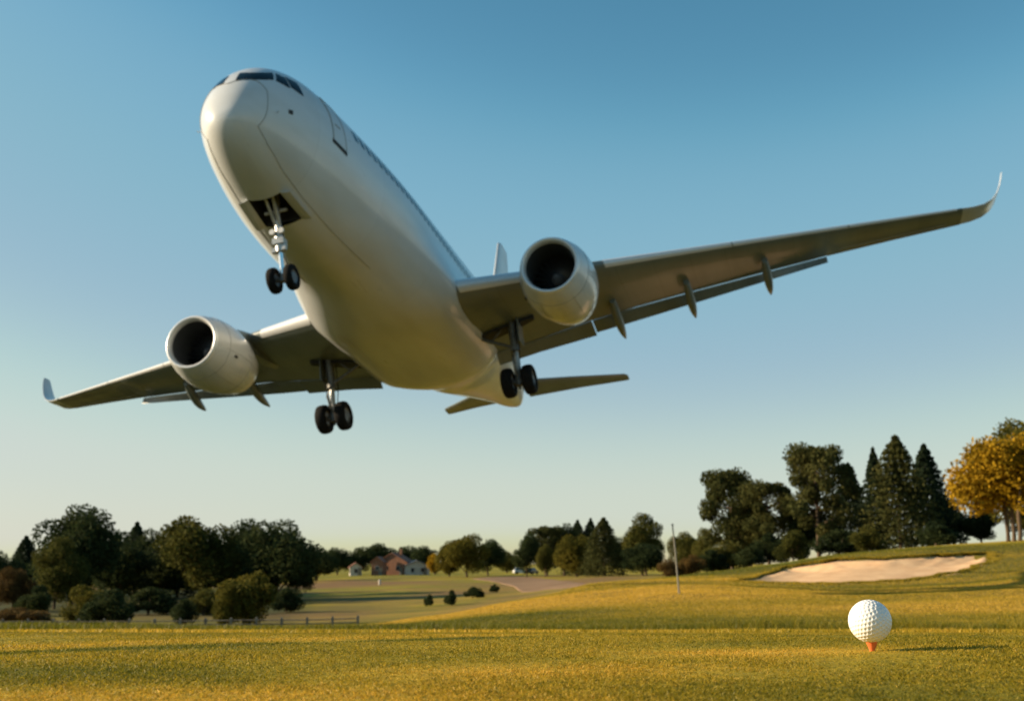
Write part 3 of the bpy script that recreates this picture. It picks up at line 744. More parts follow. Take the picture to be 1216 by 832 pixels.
M['plaster'] = mottled(mat('pale_plaster', (.7, .66, .6), .9), (.42, .38, .32), (.56, .51, .44), 1.5)
M['brick'] = mottled(mat('red_brick', (.3, .14, .08), .9), (.20, .092, .052), (.29, .14, .08), 2.2)
M['roof'] = mottled(mat('clay_tiles', (.25, .12, .08), .85), (.16, .07, .042), (.26, .115, .07), 3)
M['slate'] = mottled(mat('slate_roof', (.12, .13, .14), .7), (.06, .066, .07), (.10, .105, .11), 3)
M['pane'] = mat('window_pane', (.03, .04, .05), .1)
def house(name, px, Y, w, d, hw, hr, wallm, roofm, label, turn=0., wins=2, chimney=False):
    p = spot(px, Y); root = empty(name, p, label, 'house'); root.rotation_euler.z = turn
    a, c = w / 2, d / 2; mb = MB()
    sec = [(-a, -.4), (a, -.4), (a, hw), (0, hw + hr), (-a, hw)]
    mb.loft([[(x, -c, z) for x, z in sec], [(x, c, z) for x, z in sec]], smooth=False); mb.build('wall', wallm, root)
    mb = MB(); e = .35; k = hr / a; g = .18
    sec = [(-a - e, hw - e * k + .02), (0, hw + hr + .02), (a + e, hw - e * k + .02), (a + e, hw - e * k + g), (0, hw + hr + g + .05), (-a - e, hw - e * k + g)]
    mb.loft([[(x, -c - e, z) for x, z in sec], [(x, c + e, z) for x, z in sec]], smooth=False); rf = mb.build('roof', roofm, root)
    if chimney:
        mb = MB(); mb.box((a * .3, c * .2, hw + hr + .3), (.6, .6, 1.8)); mb.box((a * .3, c * .2, hw + hr + 1.25), (.75, .75, .12)); mb.build('chimney', M['brick'], rf)
    for i in range(wins):
        x = (i - (wins - 1) / 2) * w / (wins + .4)
        mb = MB(); mb.box((x, -c - .03, hw * .55), (1.0, .06, 1.2)); wo = mb.build('window', M['plaster'], root)
        mb = MB(); mb.box((x, -c - .07, hw * .55), (.84, .03, 1.04)); mb.build('pane', M['pane'], wo)
    for sy in (-1, 1):
        for j in range(2):
            mb = MB(); mb.box((-a - .03, (j - .5) * d * .45, hw * .55), (.06, .9, 1.1)); wo = mb.build('window', M['plaster'], root) if sy < 0 else None
            if wo: mb = MB(); mb.box((-a - .07, (j - .5) * d * .45, hw * .55), (.03, .75, .95)); mb.build('pane', M['pane'], wo)
    mb = MB(); mb.box((a * .62, -c - .035, 1.0), (.95, .07, 2.0)); mb.build('door', M['fence'], root)
house('hut', 428, 318, 3.0, 3.4, 2.2, 1.0, M['plaster'], M['roof'], 'small white hut left of the brick houses', .2, 1)
house('house', 455, 322, 3.0, 5.2, 3.5, 1.2, M['brick'], M['roof'], 'narrow brick house with a gable end facing the fields', -.1, 1)
house('house', 474, 328, 8.4, 6.0, 3.4, 2.3, M['brick'], M['roof'], 'wide brick house with a big red tiled roof and chimney', -.25, 2, True)
house('house', 497, 326, 6.5, 5.0, 2.4, 1.3, M['plaster'], M['slate'], 'low grey roofed house right of the brick houses', .3, 2)

M['carwhite'] = mat('car_white', (.72, .72, .70), .3, 0, .5); M['cardark'] = mat('car_dark', (.05, .045, .045), .3, 0, .5)
def car(px, Y, m, label, turn):
    root = empty('parked_car', spot(px, Y) + Vector((0, 0, .28)), label, 'car', 'cars parked on the sandy track'); root.rotation_euler.z = turn
    mb = MB(); prof = [(-1.75, .25), (1.75, .25), (1.8, .62), (1.6, .82), (.9, .9), (-1.6, .95), (-1.8, .7)]
    mb.loft([[(x, y, z) for x, z in prof] for y in (-.78, .78)], smooth=False); mb.build('body', m, root)
    mb = MB(); lo = [(.95, .9), (-1.55, .95)]; rings = []
    for y0, y1, z in ((-.74, .74, .88), (-.58, .58, 1.42)):
        x0, x1 = (-1.55, 1.0) if z < 1 else (-1.2, .35)
        rings.append([(x0, y0, z), (x1, y0, z), (x1, y1, z), (x0, y1, z)])
    mb.loft(rings, smooth=False); mb.build('cabin', M['pane'], root)
    mb = MB(); mb.box((-.42, 0, 1.44), (1.6, 1.2, .07)); mb.build('roof', m, root)
    for x in (-1.1, 1.1):
        for y in (-.74, .74):
            mb = MB(); mb.lathe((x, y - .1, .3), [(0, .05), (0, .3), (.2, .3), (.2, .05)], axis=1, n=18); mb.build('wheel', M['tyre'], root)
car(618, 290, M['carwhite'], 'small white car parked on the sandy track', .3)
car(631, 275, M['cardark'], 'small dark car parked on the sandy track', 1.1)

mp = spot(456, 200)
mb = MB(); mb.lathe((0, 0, -.1), [(0, .2), (.8, .2), (.92, .16), (.95, .04)], axis=2, n=16, cap0=True, cap1=True)
o = mb.build('marker_post', M['plaster']); o.location = mp; tag(o, 'short stout white marker post in the heath below the houses', 'post')

pin = spot(800, 35.2)
M['pin'] = mat('white_pin_paint', (.23, .215, .17), .6)
root = empty('golf_pin', pin, 'thin pale golf pin without a flag, leaning slightly on the fairway', 'golf pin')
mb = MB(); mb.tube([(0, 0, -.1), (-.06, 0, .7), (-.10, 0, 1.3), (-.155, 0, 1.93)], [.026, .024, .021, .018], 12); mb.build('pole', M['pin'], root)
mb = MB(); mb.lathe((0, 0, -.05), [(0, .055), (.065, .055), (.065, .045), (0, .045)], axis=2, n=20); mb.build('cup', M['pin'], root)
mb = MB(); mb.lathe((-.155, 0, 1.92), [(0, .028), (.03, .032), (.06, .02), (.07, .004)], axis=2, n=12, cap1=True); mb.build('pole_cap', M['pin'], root)

# ------------------------------------------------------------------ golf ball on its tee
d = ray(1033, 737); BR = .02135; bp = np.array((0, 0, CAM_Z)) + d * 1.215
gz = float(height(bp[0], bp[1]))
def ball_mesh():
    N = 332; k = np.arange(N) + .5
    ph = np.arccos(1 - 2 * k / N); th = math.pi * (1 + 5 ** .5) * k
    D = np.stack([np.cos(th) * np.sin(ph), np.sin(th) * np.sin(ph), np.cos(ph)], 1)
    nu, nv = 300, 150; V = []; 
    for i in range(nv + 1):
        p = math.pi * i / nv
        for j in range(nu):
            q = 2 * math.pi * j / nu; V.append((math.sin(p) * math.cos(q), math.sin(p) * math.sin(q), math.cos(p)))
    V = np.array(V); best = np.empty(len(V))
    for s in range(0, len(V), 4000): best[s:s + 4000] = (V[s:s + 4000] @ D.T).max(1)
    ang = np.arccos(np.clip(best, -1, 1)); a0 = .086
    dep = np.where(ang < a0, (1 - (ang / a0) ** 2) * .030, 0)
    V = V * (BR * (1 - dep))[:, None]
    idx = np.arange((nv + 1) * nu).reshape(nv + 1, nu)
    Q = np.stack([idx[:-1], np.roll(idx, -1, 1)[:-1], np.roll(idx, -1, 1)[1:], idx[1:]], -1).reshape(-1, 4)[:, ::-1]
    return np_mesh('golf_ball', V, Q, M['ballw'], smooth=True)
o = link('golf_ball', ball_mesh()); o.location = bp; o.rotation_euler = (.5, .3, .2)
tag(o, 'white dimpled golf ball perched on the orange tee', 'golf ball')
tz = bp[2] - BR
mb = MB()
cup = [(-.030, .0004), (-.022, .0016), (-.0125, .0021), (-.006, .0030), (-.0015, .0050), (.0012, .0060), (.0022, .0060), (.0016, .0052), (.0004, .0030), (.00005, .0005)]
mb.lathe((bp[0] + .0008, bp[1], tz), cup, axis=2, n=28, cap0=True, cap1=True)
o = mb.build('golf_tee', M['tee']); tag(o, 'orange golf tee pushed into the turf under the ball', 'golf tee')

# ------------------------------------------------------------------ the airliner
# body axes: x aft, y starboard, z up (metres); the empty sits at the foot of the main gear line
RB = np.array([[0.264676, -0.958298, -0.107753], [0.321821, 0.193107, -0.926898], [0.909053, 0.210651, 0.359512]])
TB = np.array([-7.32333, -6.55364, 26.5451])
OX = np.array((15.48, 0.0, -3.93))
Rw = CAM2W @ RB; Tw = np.array((0, 0, CAM_Z)) + CAM2W @ TB + Rw @ OX
plane = empty('airplane', (0, 0, 0), 'white twin engine airliner coming in low with its landing gear down', 'airplane')
mw = Matrix.Identity(4)
for i in range(3):
    for j in range(3): mw[i][j] = Rw[i, j]
    mw[i][3] = Tw[i]
plane.matrix_world = mw
class PB(MB):
    def build(s, name, mat, parent=None, fix=True):
        s.v = [(p[0] - OX[0], p[1] - OX[1], p[2] - OX[2]) for p in s.v]
        return MB.build(s, name, mat, parent or plane, fix)

X0, ZA, R_ = 1.881, -.383, 2.11
def section(x):
    """top, bottom and half width of the fuselage at station x"""
    s = max(x - X0, 0.0)
    f = lambda L, q: (1 - max(1 - s / L, 0) ** 2) ** q
    zt = ZA + (R_ - ZA) * f(2.896, .608); zb = ZA - (R_ + ZA) * f(6.1, .481); w = R_ * f(8.8, .422)
    T = [(18, R_, -R_, R_), (20, 2.10, -1.80, 2.0), (22, 2.03, -1.30, 1.74), (24, 1.86, -.82, 1.38), (26, 1.52, -.38, .96), (27.4, 1.14, -.13, .66), (28.2, .86, .06, .42), (28.5, .72, .16, .30)]
    if x > 18:
        for a, c in zip(T[:-1], T[1:]):
            if x <= c[0] + 1e-9:
                t = (x - a[0]) / (c[0] - a[0]); return tuple(a[k] + (c[k] - a[k]) * t for k in (1, 2, 3))
        return T[-1][1:]
    return zt, zb, w
def skin(x, phi, off=0.0):
    """point on the fuselage; phi in degrees, 0 = port, 90 = top, -90 = keel"""
    zt, zb, w = section(x); zc, h = (zt + zb) / 2, (zt - zb) / 2; t = math.radians(phi)
    p = np.array((x, -w * math.cos(t), zc + h * math.sin(t)))
    if 7.8 < x < 19.0:                                  # the wing root fairing swells out of the belly
        sm = lambda q: (lambda c_: c_ * c_ * (3 - 2 * c_))(min(max(q, 0.), 1.))
        k = sm((x - 8.6) / 3.6) * sm((19.0 - x) / 2.3) * sm((-math.sin(t) + .05) / .45)
        c_, s_ = math.cos(t), abs(math.sin(t))
        p[1] += k * (-2.54 * math.copysign(abs(c_) ** .60, c_) - p[1]); p[2] += k * (-.30 - 2.10 * s_ ** .74 - p[2])
    if off:
        e = 1e-3
        q1 = skin(x + e, phi) - p; q2 = skin(x, phi + .2) - p
        nn = np.cross(q1, q2); nn /= np.linalg.norm(nn) + 1e-12
        if nn[1] * p[1] + nn[2] * (p[2] - zc) < 0: nn = -nn
        p = p + nn * off
    return p
BAY0, BAY1, BPH = 3.95, 5.05, 17.0
xs = list(X0 + np.linspace(0.02, 1, 26) ** 2 * 4.3) + list(np.arange(6.5, 18, .5)) + list(np.arange(18, 28.5, .5)) + [28.5]
xs = sorted([x for x in xs if abs(x - BAY0) > .07 and abs(x - BAY1) > .07] + [BAY0, BAY1])
phs = sorted(set(list(np.arange(-180, 0, 3.0)) + list(np.arange(0, 180, 5.0)) + [-90 - BPH, -90 + BPH]))
phs = [p for p in phs if not (abs(p + 107) < 1.2 and p != -107) and not (abs(p + 73) < 1.2 and p != -73)]
mb = PB(); V = [skin(x, p) for x in xs for p in phs]; n_ = len(phs); Fs = []; 
for i in range(len(xs) - 1):
    for j in range(n_):
        k = (j + 1) % n_
        if BAY0 - 1e-6 <= xs[i] < BAY1 - 1e-6 and -107.1 <= phs[j] < -73.1: continue
        Fs.append((i*n_+j, (i+1)*n_+j, (i+1)*n_+k, i*n_+k))
tip = len(V); V.append((X0, 0, ZA)); Fs += [(j, (j+1) % n_, tip) for j in range(n_)]
mb.add(V, Fs); fus = mb.build('fuselage', M['skin'], fix=True)
uv = fus.data.uv_layers.new(name='UVMap')
for poly in fus.data.polygons:
    for li in poly.loop_indices:
        c = fus.data.vertices[fus.data.loops[li].vertex_index].co + Vector(OX)
        uv.data[li].uv = (c.x - 2.52 + 3.2 * 4, (math.degrees(math.atan2(c.z, -c.y)) + 269.0) % 360 + 5)

def patch(name, corners, mt, off=.010, parent=None, nu=8, nv=8, bulge=0., flat3=False):
    """quad of skin from four (x, phi) corners, standing a few mm proud, with a thickness"""
    A, B, C_, D = [np.array(c, float) for c in corners]; sA, sB, sC, sD = [skin(*c) for c in corners]; top = []; bot = []
    for i in range(nu + 1):
        for j in range(nv + 1):
            u, v = i / nu, j / nv
            if flat3:        # straight edges in space, dropped on to the skin
                q3 = (sA * (1-u) + sD * u) * (1-v) + (sB * (1-u) + sC * u) * v
                zt_, zb_, w_ = section(q3[0]); q = np.array((q3[0], math.degrees(math.atan2((q3[2] - (zt_ + zb_) / 2) / ((zt_ - zb_) / 2), -q3[1] / w_))))
            else: q = (A * (1-u) + D * u) * (1-v) + (B * (1-u) + C_ * u) * v
            if bulge: q = q + np.array((bulge * math.sin(math.pi * v) * (u - .5) * 2, 0))
            top.append(skin(q[0], q[1], off)); bot.append(skin(q[0], q[1], -.03))
    m_ = (nv + 1); Fs = [(i*m_+j, i*m_+j+1, (i+1)*m_+j+1, (i+1)*m_+j) for i in range(nu) for j in range(nv)]
    N = len(top); rim = [i*m_ for i in range(nu+1)] + [nu*m_+j for j in range(1, nv+1)] + [i*m_+nv for i in range(nu-1, -1, -1)] + [j for j in range(nv-1, 0, -1)]
    side = [(rim[k], rim[(k+1) % len(rim)], N + rim[(k+1) % len(rim)], N + rim[k]) for k in range(len(rim))]
    p_ = PB(); p_.add(top + bot, Fs); p_.add(top + bot, side, False); return p_.build(name, mt, parent or fus)
def pane_between(name, low, up_, mt, off=.010, nu=16, nv=6):
    """pane between a lower and an upper edge drawn on the skin"""
    top, bot = [], []
    for i in range(nu + 1):
        t = i / nu * (len(low) - 1)
        a = np.array([np.interp(t, range(len(low)), [q[k] for q in low]) for k in (0, 1)]); c = np.array([np.interp(t, range(len(up_)), [q[k] for q in up_]) for k in (0, 1)])
        for j in range(nv + 1):
            q = a + (c - a) * j / nv; top.append(skin(q[0], q[1], off)); bot.append(skin(q[0], q[1], -.03))
    m_ = nv + 1; N = len(top); Fs = [(i*m_+j, i*m_+j+1, (i+1)*m_+j+1, (i+1)*m_+j) for i in range(nu) for j in range(nv)]
    rim = [i*m_ for i in range(nu+1)] + [nu*m_+j for j in range(1, nv+1)] + [i*m_+nv for i in range(nu-1, -1, -1)] + [j for j in range(nv-1, 0, -1)]
    p_ = PB(); p_.add(top + bot, Fs); p_.add(top + bot, [(rim[k], rim[(k+1) % len(rim)], N + rim[(k+1) % len(rim)], N + rim[k]) for k in range(len(rim))], False)
    return p_.build(name, mt, fus)
for s in (0, 1):
    mir = (lambda c: [(x, 180 - p) for x, p in c]) if s else (lambda c: c)
    for low, up_ in (([(2.272, 77.5), (2.284, 72.4), (2.341, 57.5), (2.464, 47.1), (2.646, 40.9), (2.886, 38.0)], [(2.552, 81.5), (2.563, 78.6), (2.597, 67.2), (2.705, 59.1), (2.875, 54.0), (3.116, 51.8)]),
                     ([(2.941, 36.2), (3.009, 33.0), (3.085, 30.3), (3.17, 28.0), (3.264, 26.1)], [(3.189, 50.1), (3.222, 48.0), (3.261, 46.1), (3.306, 44.3), (3.357, 42.9)]),
                     ([(3.325, 28.2), (3.404, 25.9), (3.49, 24.0), (3.584, 22.3), (3.682, 20.9)], [(3.417, 44.4), (3.484, 42.5), (3.56, 40.8), (3.645, 39.6), (3.739, 38.6)])):
        pane_between('windscreen_pane', mir(low), mir(up_), M['glass'])
    for k in range(27):                                   # cabin windows
        x = 5.9 + k * .345; p0 = 15.5 - k * .55; p1 = p0 + 9.5
        patch('cabin_window', mir([(x, p0), (x, p1), (x + .18, p1), (x + .18, p0)]), M['cabin'], .006, nu=2, nv=4)
    dr = patch('door', mir([(4.70, -3), (4.70, 40), (5.27, 40), (5.27, -4.5)]), M['white'], .006, nu=6, nv=12)
    # seam round the door, and the dark sill slot under it
    path = [(4.70, -3)] + [(4.70 , p) for p in np.linspace(2, 37, 8)] + [(4.80, 40), (5.17, 40)] + [(5.27, p) for p in np.linspace(37, -4.5, 9)]
    p_ = PB(); p_.tube([skin(x, p, .008) for x, p in mir(path)], .011, 6); p_.build('door_seam', M['seam'], dr)
    patch('sill_slot', mir([(4.66, -6.3), (4.66, -3.2), (5.30, -4.9), (5.30, -8.0)]), M['dark'], .014, dr, 6, 2)
    patch('door_handle', mir([(4.85, 11), (4.85, 12.4), (5.08, 12.4), (5.08, 11)]), M['seam'], .012, dr, 2, 2)
    p_ = PB(); path = [(2.36, -36.5), (2.55, -43), (2.78, -48.5), (3.48, -57), (4.4, -60.5), (6.0, -62), (8.5, -62)]
    p_.tube([skin(x, p, .006) for x, p in mir([(np.interp(t, range(7), [a for a, _ in path]), np.interp(t, range(7), [c for _, c in path])) for t in np.linspace(0, 6, 40)])], .006, 6); p_.build('panel_seam', M['seam'], fus)
    patch('static_port', mir([(3.03, -5.0), (3.03, -.8), (3.16, -.8), (3.16, -5.0)]), M['dark'], .012, fus, 3, 3)
    # pitot probe
    a = skin(2.70, -8.5 if not s else 188.5); nn = skin(2.70, -8.5 if not s else 188.5, .07)
    p_ = PB(); p_.tube([a, nn, nn + np.array((-.06, 0, 0))], [.010, .009, .005], 6); p_.build('pitot_probe', M['strut'], fus)
ring = [(2.36, -36.5), (2.44, -18), (2.465, 3), (2.52, 22), (2.45, 45), (2.27, 70), (2.20, 90)]
ring = ring + [(x, 180 - p) for x, p in ring[::-1][1:]]
p_ = PB(); p_.tube([skin(np.interp(t, range(len(ring)), [a for a, _ in ring]), np.interp(t, range(len(ring)), [c for _, c in ring]), .006) for t in np.linspace(0, len(ring) - 1, 90)], .007, 6); p_.build('radome_seam', M['seam'], fus)
p_ = PB(); p_.lathe((28.48, 0, .44), [(0, .26), (.16, .20), (.17, .15), (.0, .14)], axis=0, n=24); p_.build('exhaust_outlet', M['strutdark'], fus)

# nose gear bay and doors
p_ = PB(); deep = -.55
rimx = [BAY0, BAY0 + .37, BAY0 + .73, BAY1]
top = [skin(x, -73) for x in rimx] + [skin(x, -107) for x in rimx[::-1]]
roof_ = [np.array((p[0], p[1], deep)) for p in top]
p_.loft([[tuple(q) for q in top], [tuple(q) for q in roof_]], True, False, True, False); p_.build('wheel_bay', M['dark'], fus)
for sgn in (-1, 1):
    y = sgn * .47; ph = -73 if sgn < 0 else -107
    rings = []
    for x in np.linspace(BAY0 - .02, BAY1 + .02, 7):
        c = skin(x, ph); e = c + np.array((0, sgn * .25, -.05)); mid = c + np.array((0, sgn * .13, -.045)); t = np.array((0, .022 * sgn, .01))
        rings.append([c, mid, e, e + t, mid + t, c + t])
    p_ = PB(); p_.loft([[tuple(q) for q in r] for r in rings], smooth=False); p_.build('nose_gear_door', M['white'], fus)

# lifting surfaces
def foil(le, te, up, thick, n=14, blunt=0.0, f0=0.0, f1=1.0, off=0.0):
    """closed ring of an aerofoil section between two points; f0..f1 picks part of the chord"""
    le, te, up = (np.array(q, float) for q in (le, te, up)); ch = te - le; c = np.linalg.norm(ch)
    up = up - ch * (up @ ch) / c ** 2; up /= np.linalg.norm(up)
    t = lambda f: 5 * thick * (.2969 * math.sqrt(f) - .126 * f - .3516 * f*f + .2843 * f**3 - .1036 * f**4) + blunt * f
    fr_ = f0 + (f1 - f0) * (1 - np.cos(np.linspace(0, math.pi, n))) / 2
    U = [le + ch * f + up * (c * (t(f) * 1.05 + .018 * math.sin(math.pi * f)) + off) for f in fr_]
    L = [le + ch * f - up * (c * (t(f) * .85 - .018 * math.sin(math.pi * f) * (1 if f > .5 else .6)) + off) for f in fr_[::-1]]
    if f0 == 0: L = L[:-1]
    return [tuple(q) for q in U + L]
zle = lambda y: -1.32 + .225 * (y - 2.1)
xle = lambda y: 11.75 + .647 * (y - 2.1)
TEL = [(1.0, 17.05), (2.1, 17.10), (3.0, 17.39), (5.43, 17.86), (8.5, 18.99), (11.65, 20.22), (13.0, 20.78), (13.76, 21.06), (13.80, 21.50), (16.26, 22.68), (18.9, 24.0)]
def xte(y): return float(np.interp(y, [a for a, _ in TEL], [c for _, c in TEL]))
def zte(y): return zle(y) - .24 + .012 * y * (y > 13.78) - (.05 if y < 6 else 0)
for sgn in (-1, 1):
    P = lambda x, y, z: (x, sgn * y, z)
    upv = (0, -sgn * .22, .975)
    ys = [1.0, 2.1, 3.0, 4.2, 5.43, 7.0, 8.5, 10.0, 11.65, 13.0, 13.76, 13.80, 15.0, 16.26, 17.6, 18.9]
    rings = [foil(P(xle(y), y, zle(y)), P(xte(y), y, zte(y)), upv, .165 - .003 * y, blunt=.012) for y in ys]
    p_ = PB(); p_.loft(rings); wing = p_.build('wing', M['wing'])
    for y0, y1 in ((2.42, 4.85), (6.6, 10.6), (10.64, 14.6), (14.64, 18.7)):
        yy = np.linspace(y0, y1, 6)
        rings = [foil(P(xle(y), y, zle(y)), P(xte(y), y, zte(y)), upv, .165 - .003 * y, 10, .012, 0, .045, .008) for y in yy]
        p_ = PB(); p_.loft(rings); p_.build('slat', M['slat'], wing)
    # winglet: the tip curls upward
    curve = [(18.9, 2.46, 22.62, 24.0, 12.7), (19.35, 2.57, 22.93, 24.22, 17), (19.8, 2.74, 23.25, 24.42, 27), (20.18, 3.0, 23.55, 24.6, 42), (20.46, 3.34, 23.82, 24.74, 57), (20.68, 3.75, 24.08, 24.86, 68), (20.84, 4.12, 24.3, 24.95, 74), (20.97, 4.48, 24.55, 24.98, 76)]
    rings = []
    for i, (y, z, xl, xt, cant) in enumerate(curve):
        a = math.radians(cant); rings.append(foil(P(xl, y, z), P(xt, y - .01, z + (zte(18.9) - zle(18.9)) * (1 - i / 7)), (0, -sgn * math.sin(a), math.cos(a)), .088 - .004 * i))
    p_ = PB(); p_.loft(rings); p_.build('winglet', M['white'], wing)
    # flaps: (y, leading edge drop, trailing edge x, drop)
    for fl in ([(2.15, 17.42, -1.93), (3.5, 17.98, -1.52), (5.46, 18.60, -1.09)], [(5.49, 18.48, -1.03), (6.5, 18.72, -.84), (9.0, 19.47, -.27), (11.6, 20.25, .33), (13.74, 20.86, .80)]):
        rings = []
        for y, x, z in fl:
            lx = xte(y) + .03; lz = zte(y) - .035
            rings.append(foil(P(lx, y, lz), P(x + .10, y, z - .06), (0, -sgn * .2, 1), .13, 10))
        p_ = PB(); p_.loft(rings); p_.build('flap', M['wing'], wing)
    p_ = PB(); yy = np.linspace(14.2, 18.3, 5)                  # aileron hinge line under the wing
    p_.tube([np.array(P(xle(y) + (xte(y) - xle(y)) * .76, y, zle(y) + (zte(y) - zle(y)) * .76 - .052 * (xte(y)-xle(y)) + .012)) for y in yy], .012, 6); p_.build('aileron_seam', M['seam'], wing)
    fair = [(6.39, 17.0, -.66, 19.05, -1.32), (8.86, 18.0, -.12, 19.85, -.76), (11.57, 19.05, .52, 20.66, -.14)] if sgn < 0 else [(7.35, 17.3, -.45, 19.32, -1.10), (10.5, 18.7, .28, 20.22, -.38)]
    for y, xa, za, xb, zb in fair:
        a, c = np.array(P(xa, y, za)), np.array(P(xb, y, zb)); rings = []
        for t in np.linspace(0, 1, 13):
            q = a + (c - a) * t + np.array((0, 0, -.12 * math.sin(math.pi * t))); r_ = max(math.sin(math.pi * min(1, t * .78 + .19)) ** .75, .04); ring = []
            for g in np.linspace(0, 2 * math.pi, 14, endpoint=False): ring.append((q[0], q[1] + .155 * r_ * math.cos(g), q[2] + .21 * r_ * math.sin(g)))
            rings.append(ring)
        p_ = PB(); p_.loft(rings); p_.build('flap_track_fairing', M['wing'], wing)
    # tailplane
    rt = [((27.2, .5, .90), (29.3, .5, .78)), ((29.75, 2.5, 1.49), (31.2, 2.5, 1.42)), ((32.3, 4.4, 2.06), (33.1, 4.4, 2.0)), ((32.6, 4.5, 2.09), (33.1, 4.5, 2.03))]
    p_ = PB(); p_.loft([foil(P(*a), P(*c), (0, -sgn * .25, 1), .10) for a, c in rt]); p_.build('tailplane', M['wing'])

fin_ = [((23.6, 0, 1.7), (28.6, 0, .9)), ((24.8, 0, 2.6), (28.9, 0, 2.3)), ((27.0, 0, 5.8), (29.6, 0, 5.8)), ((28.55, 0, 8.2), (30.1, 0, 8.2)), ((28.9, 0, 8.36), (30.1, 0, 8.36))]
p_ = PB(); p_.loft([foil(a, c, (0, 1, 0), .10) for a, c in fin_]); p_.build('tail_fin', M['white'])

# engines
for sgn in (-1, 1):
    c = (10.39, sgn * 5.64, -2.0)
    out = [(.10, .872), (.22, .925), (.5, 1.00), (.85, 1.07), (1.2, 1.10), (1.55, 1.095), (1.9, 1.05), (2.25, .98), (2.6, .885), (2.95, .78), (2.97, .76), (2.7, .74), (2.2, .70)]
    p_ = PB(); p_.lathe(c, out, 0, 72); eng = p_.build('engine', M['cowl'])
    uvl = eng.data.uv_layers.new(name='UVMap')
    for poly in eng.data.polygons:
        for li in poly.loop_indices:
            q = eng.data.vertices[eng.data.loops[li].vertex_index].co + Vector(OX)
            uvl.data[li].uv = (q.x - 10.39 + 1.5, (math.degrees(math.atan2(q.z + 2.0, q.y - sgn * 5.64)) + 180))
    lipp = [(.105, .874), (.05, .862), (.012, .838), (0, .812), (.008, .786), (.035, .758), (.09, .732), (.17, .718)]
    p_ = PB(); p_.lathe(c, lipp, 0, 72); p_.build('inlet_lip', M['lip'], eng)
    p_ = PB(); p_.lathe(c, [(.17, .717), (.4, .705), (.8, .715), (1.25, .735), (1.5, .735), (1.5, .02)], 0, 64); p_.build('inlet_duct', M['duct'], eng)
    p_ = PB(); Vb = []; Fb = []
    for k in range(22):
        a0 = 2 * math.pi * k / 22
        for i, r_ in enumerate(np.linspace(.2, .72, 6)):
            tw = .35 + .5 * i / 5; hw = .11 + .03 * i / 5
            for e in (-1, 1):
                ang = a0 + e * hw * math.cos(tw) / r_ * .9; Vb.append((c[0] + 1.2 + e * hw * math.sin(tw), c[1] + r_ * math.cos(ang), c[2] + r_ * math.sin(ang)))
        bb = k * 12; Fb += [(bb + 2*i, bb + 2*i + 1, bb + 2*i + 3, bb + 2*i + 2) for i in range(5)]
    p_.add(Vb, Fb); p_.build('fan', M['fan'], eng)
    p_ = PB(); p_.lathe(c, [(.86, .012), (.9, .06), (1.0, .13), (1.15, .19), (1.3, .22)], 0, 32, cap0=True); p_.build('spinner', M['spinner'], eng)
    p_ = PB(); p_.lathe(c, [(2.2, .55), (2.8, .50), (3.3, .40), (3.5, .34), (3.9, .10), (4.0, .02)], 0, 40, cap1=True); p_.build('exhaust_cone', M['strutdark'], eng)
    for xr, rr in ((.62, 1.027), (2.0, 1.033)):
        p_ = PB(); p_.tube([(c[0] + xr, c[1] + rr * math.cos(t), c[2] + rr * math.sin(t)) for t in np.linspace(0, 2 * math.pi, 72)], .006, 5, False); p_.build('cowl_seam', M['seam'], eng)
    for ang in (-14, 194, -62, 242):
        pts_ = []
        for xr, rr in out[2:9]:
            t = math.radians(ang); pts_.append((c[0] + xr, c[1] + rr * math.cos(t), c[2] + rr * math.sin(t)))
        p_ = PB(); p_.tube(pts_, .006, 5); p_.build('cowl_seam', M['seam'], eng)
    t = math.radians(200 if sgn > 0 else -26); q = (c[0] + .95, c[1] + 1.085 * math.cos(t), c[2] + 1.085 * math.sin(t))
    p_ = PB(); p_.box(q, (.14, .05, .07)); p_.build('drain_port', M['dark'], eng)
    prof = [(11.3, -.98), (12.4, -.80), (13.6, -.50), (14.1, -.40), (16.0, -.62), (16.6, -.82), (15.6, -1.0), (14.4, -1.1), (13.4, -1.1), (12.0, -1.1)]
    p_ = PB(); rings = []
    for yo, sc in ((-.17, .92), (-.13, 1.0), (.13, 1.0), (.17, .92)):
        rings.append([(13.8 + (x - 13.8) * sc, c[1] + yo, -.95 + (z + .95) * sc) for x, z in prof])
    p_.loft(rings, smooth=False); p_.build('pylon', M['wing'])

# landing gear
def wheel(parent, cx, cy, cz, r, w, face):
    h = w / 2
    p_ = PB(); p_.lathe((cx, cy, cz), [(-h * .72, r * .52), (-h * .98, r * .66), (-h, r * .8), (-h * .82, r * .93), (-h * .5, r * .985), (0, r), (h * .5, r * .985), (h * .82, r * .93), (h, r * .8), (h * .98, r * .66), (h * .72, r * .52)], 1, 40)
    t_ = p_.build('tyre', M['tyre'], parent)
    p_ = PB(); p_.lathe((cx, cy, cz), [(-h * .74, r * .54), (-h * .55, r * .48), (-h * .5, r * .3), (-h * .62, r * .18), (-h * .66, .01), (h * .66, .01), (h * .62, r * .18), (h * .5, r * .3), (h * .55, r * .48), (h * .74, r * .54)], 1, 30); p_.build('wheel_rim', M['rim'], parent)
ng = (4.85, 0, -3.48)
p_ = PB(); p_.tube([(4.62, 0, -1.2), (4.74, 0, -2.35)], [.095, .095], 14); p_.tube([(4.74, 0, -2.35), (4.76, 0, -2.78)], [.125, .115], 14)
p_.box((4.74, 0, -2.52), (.26, .30, .16)); p_.box((4.72, -.1, -2.70), (.12, .16, .14)); p_.box((4.72, .12, -2.74), (.12, .14, .12))
nose = p_.build('nose_gear', M['strut'])
p_ = PB(); p_.tube([(4.76, 0, -2.75), (4.85, 0, -3.42)], [.06, .06], 12); p_.build('oleo_piston', M['chrome'], nose)
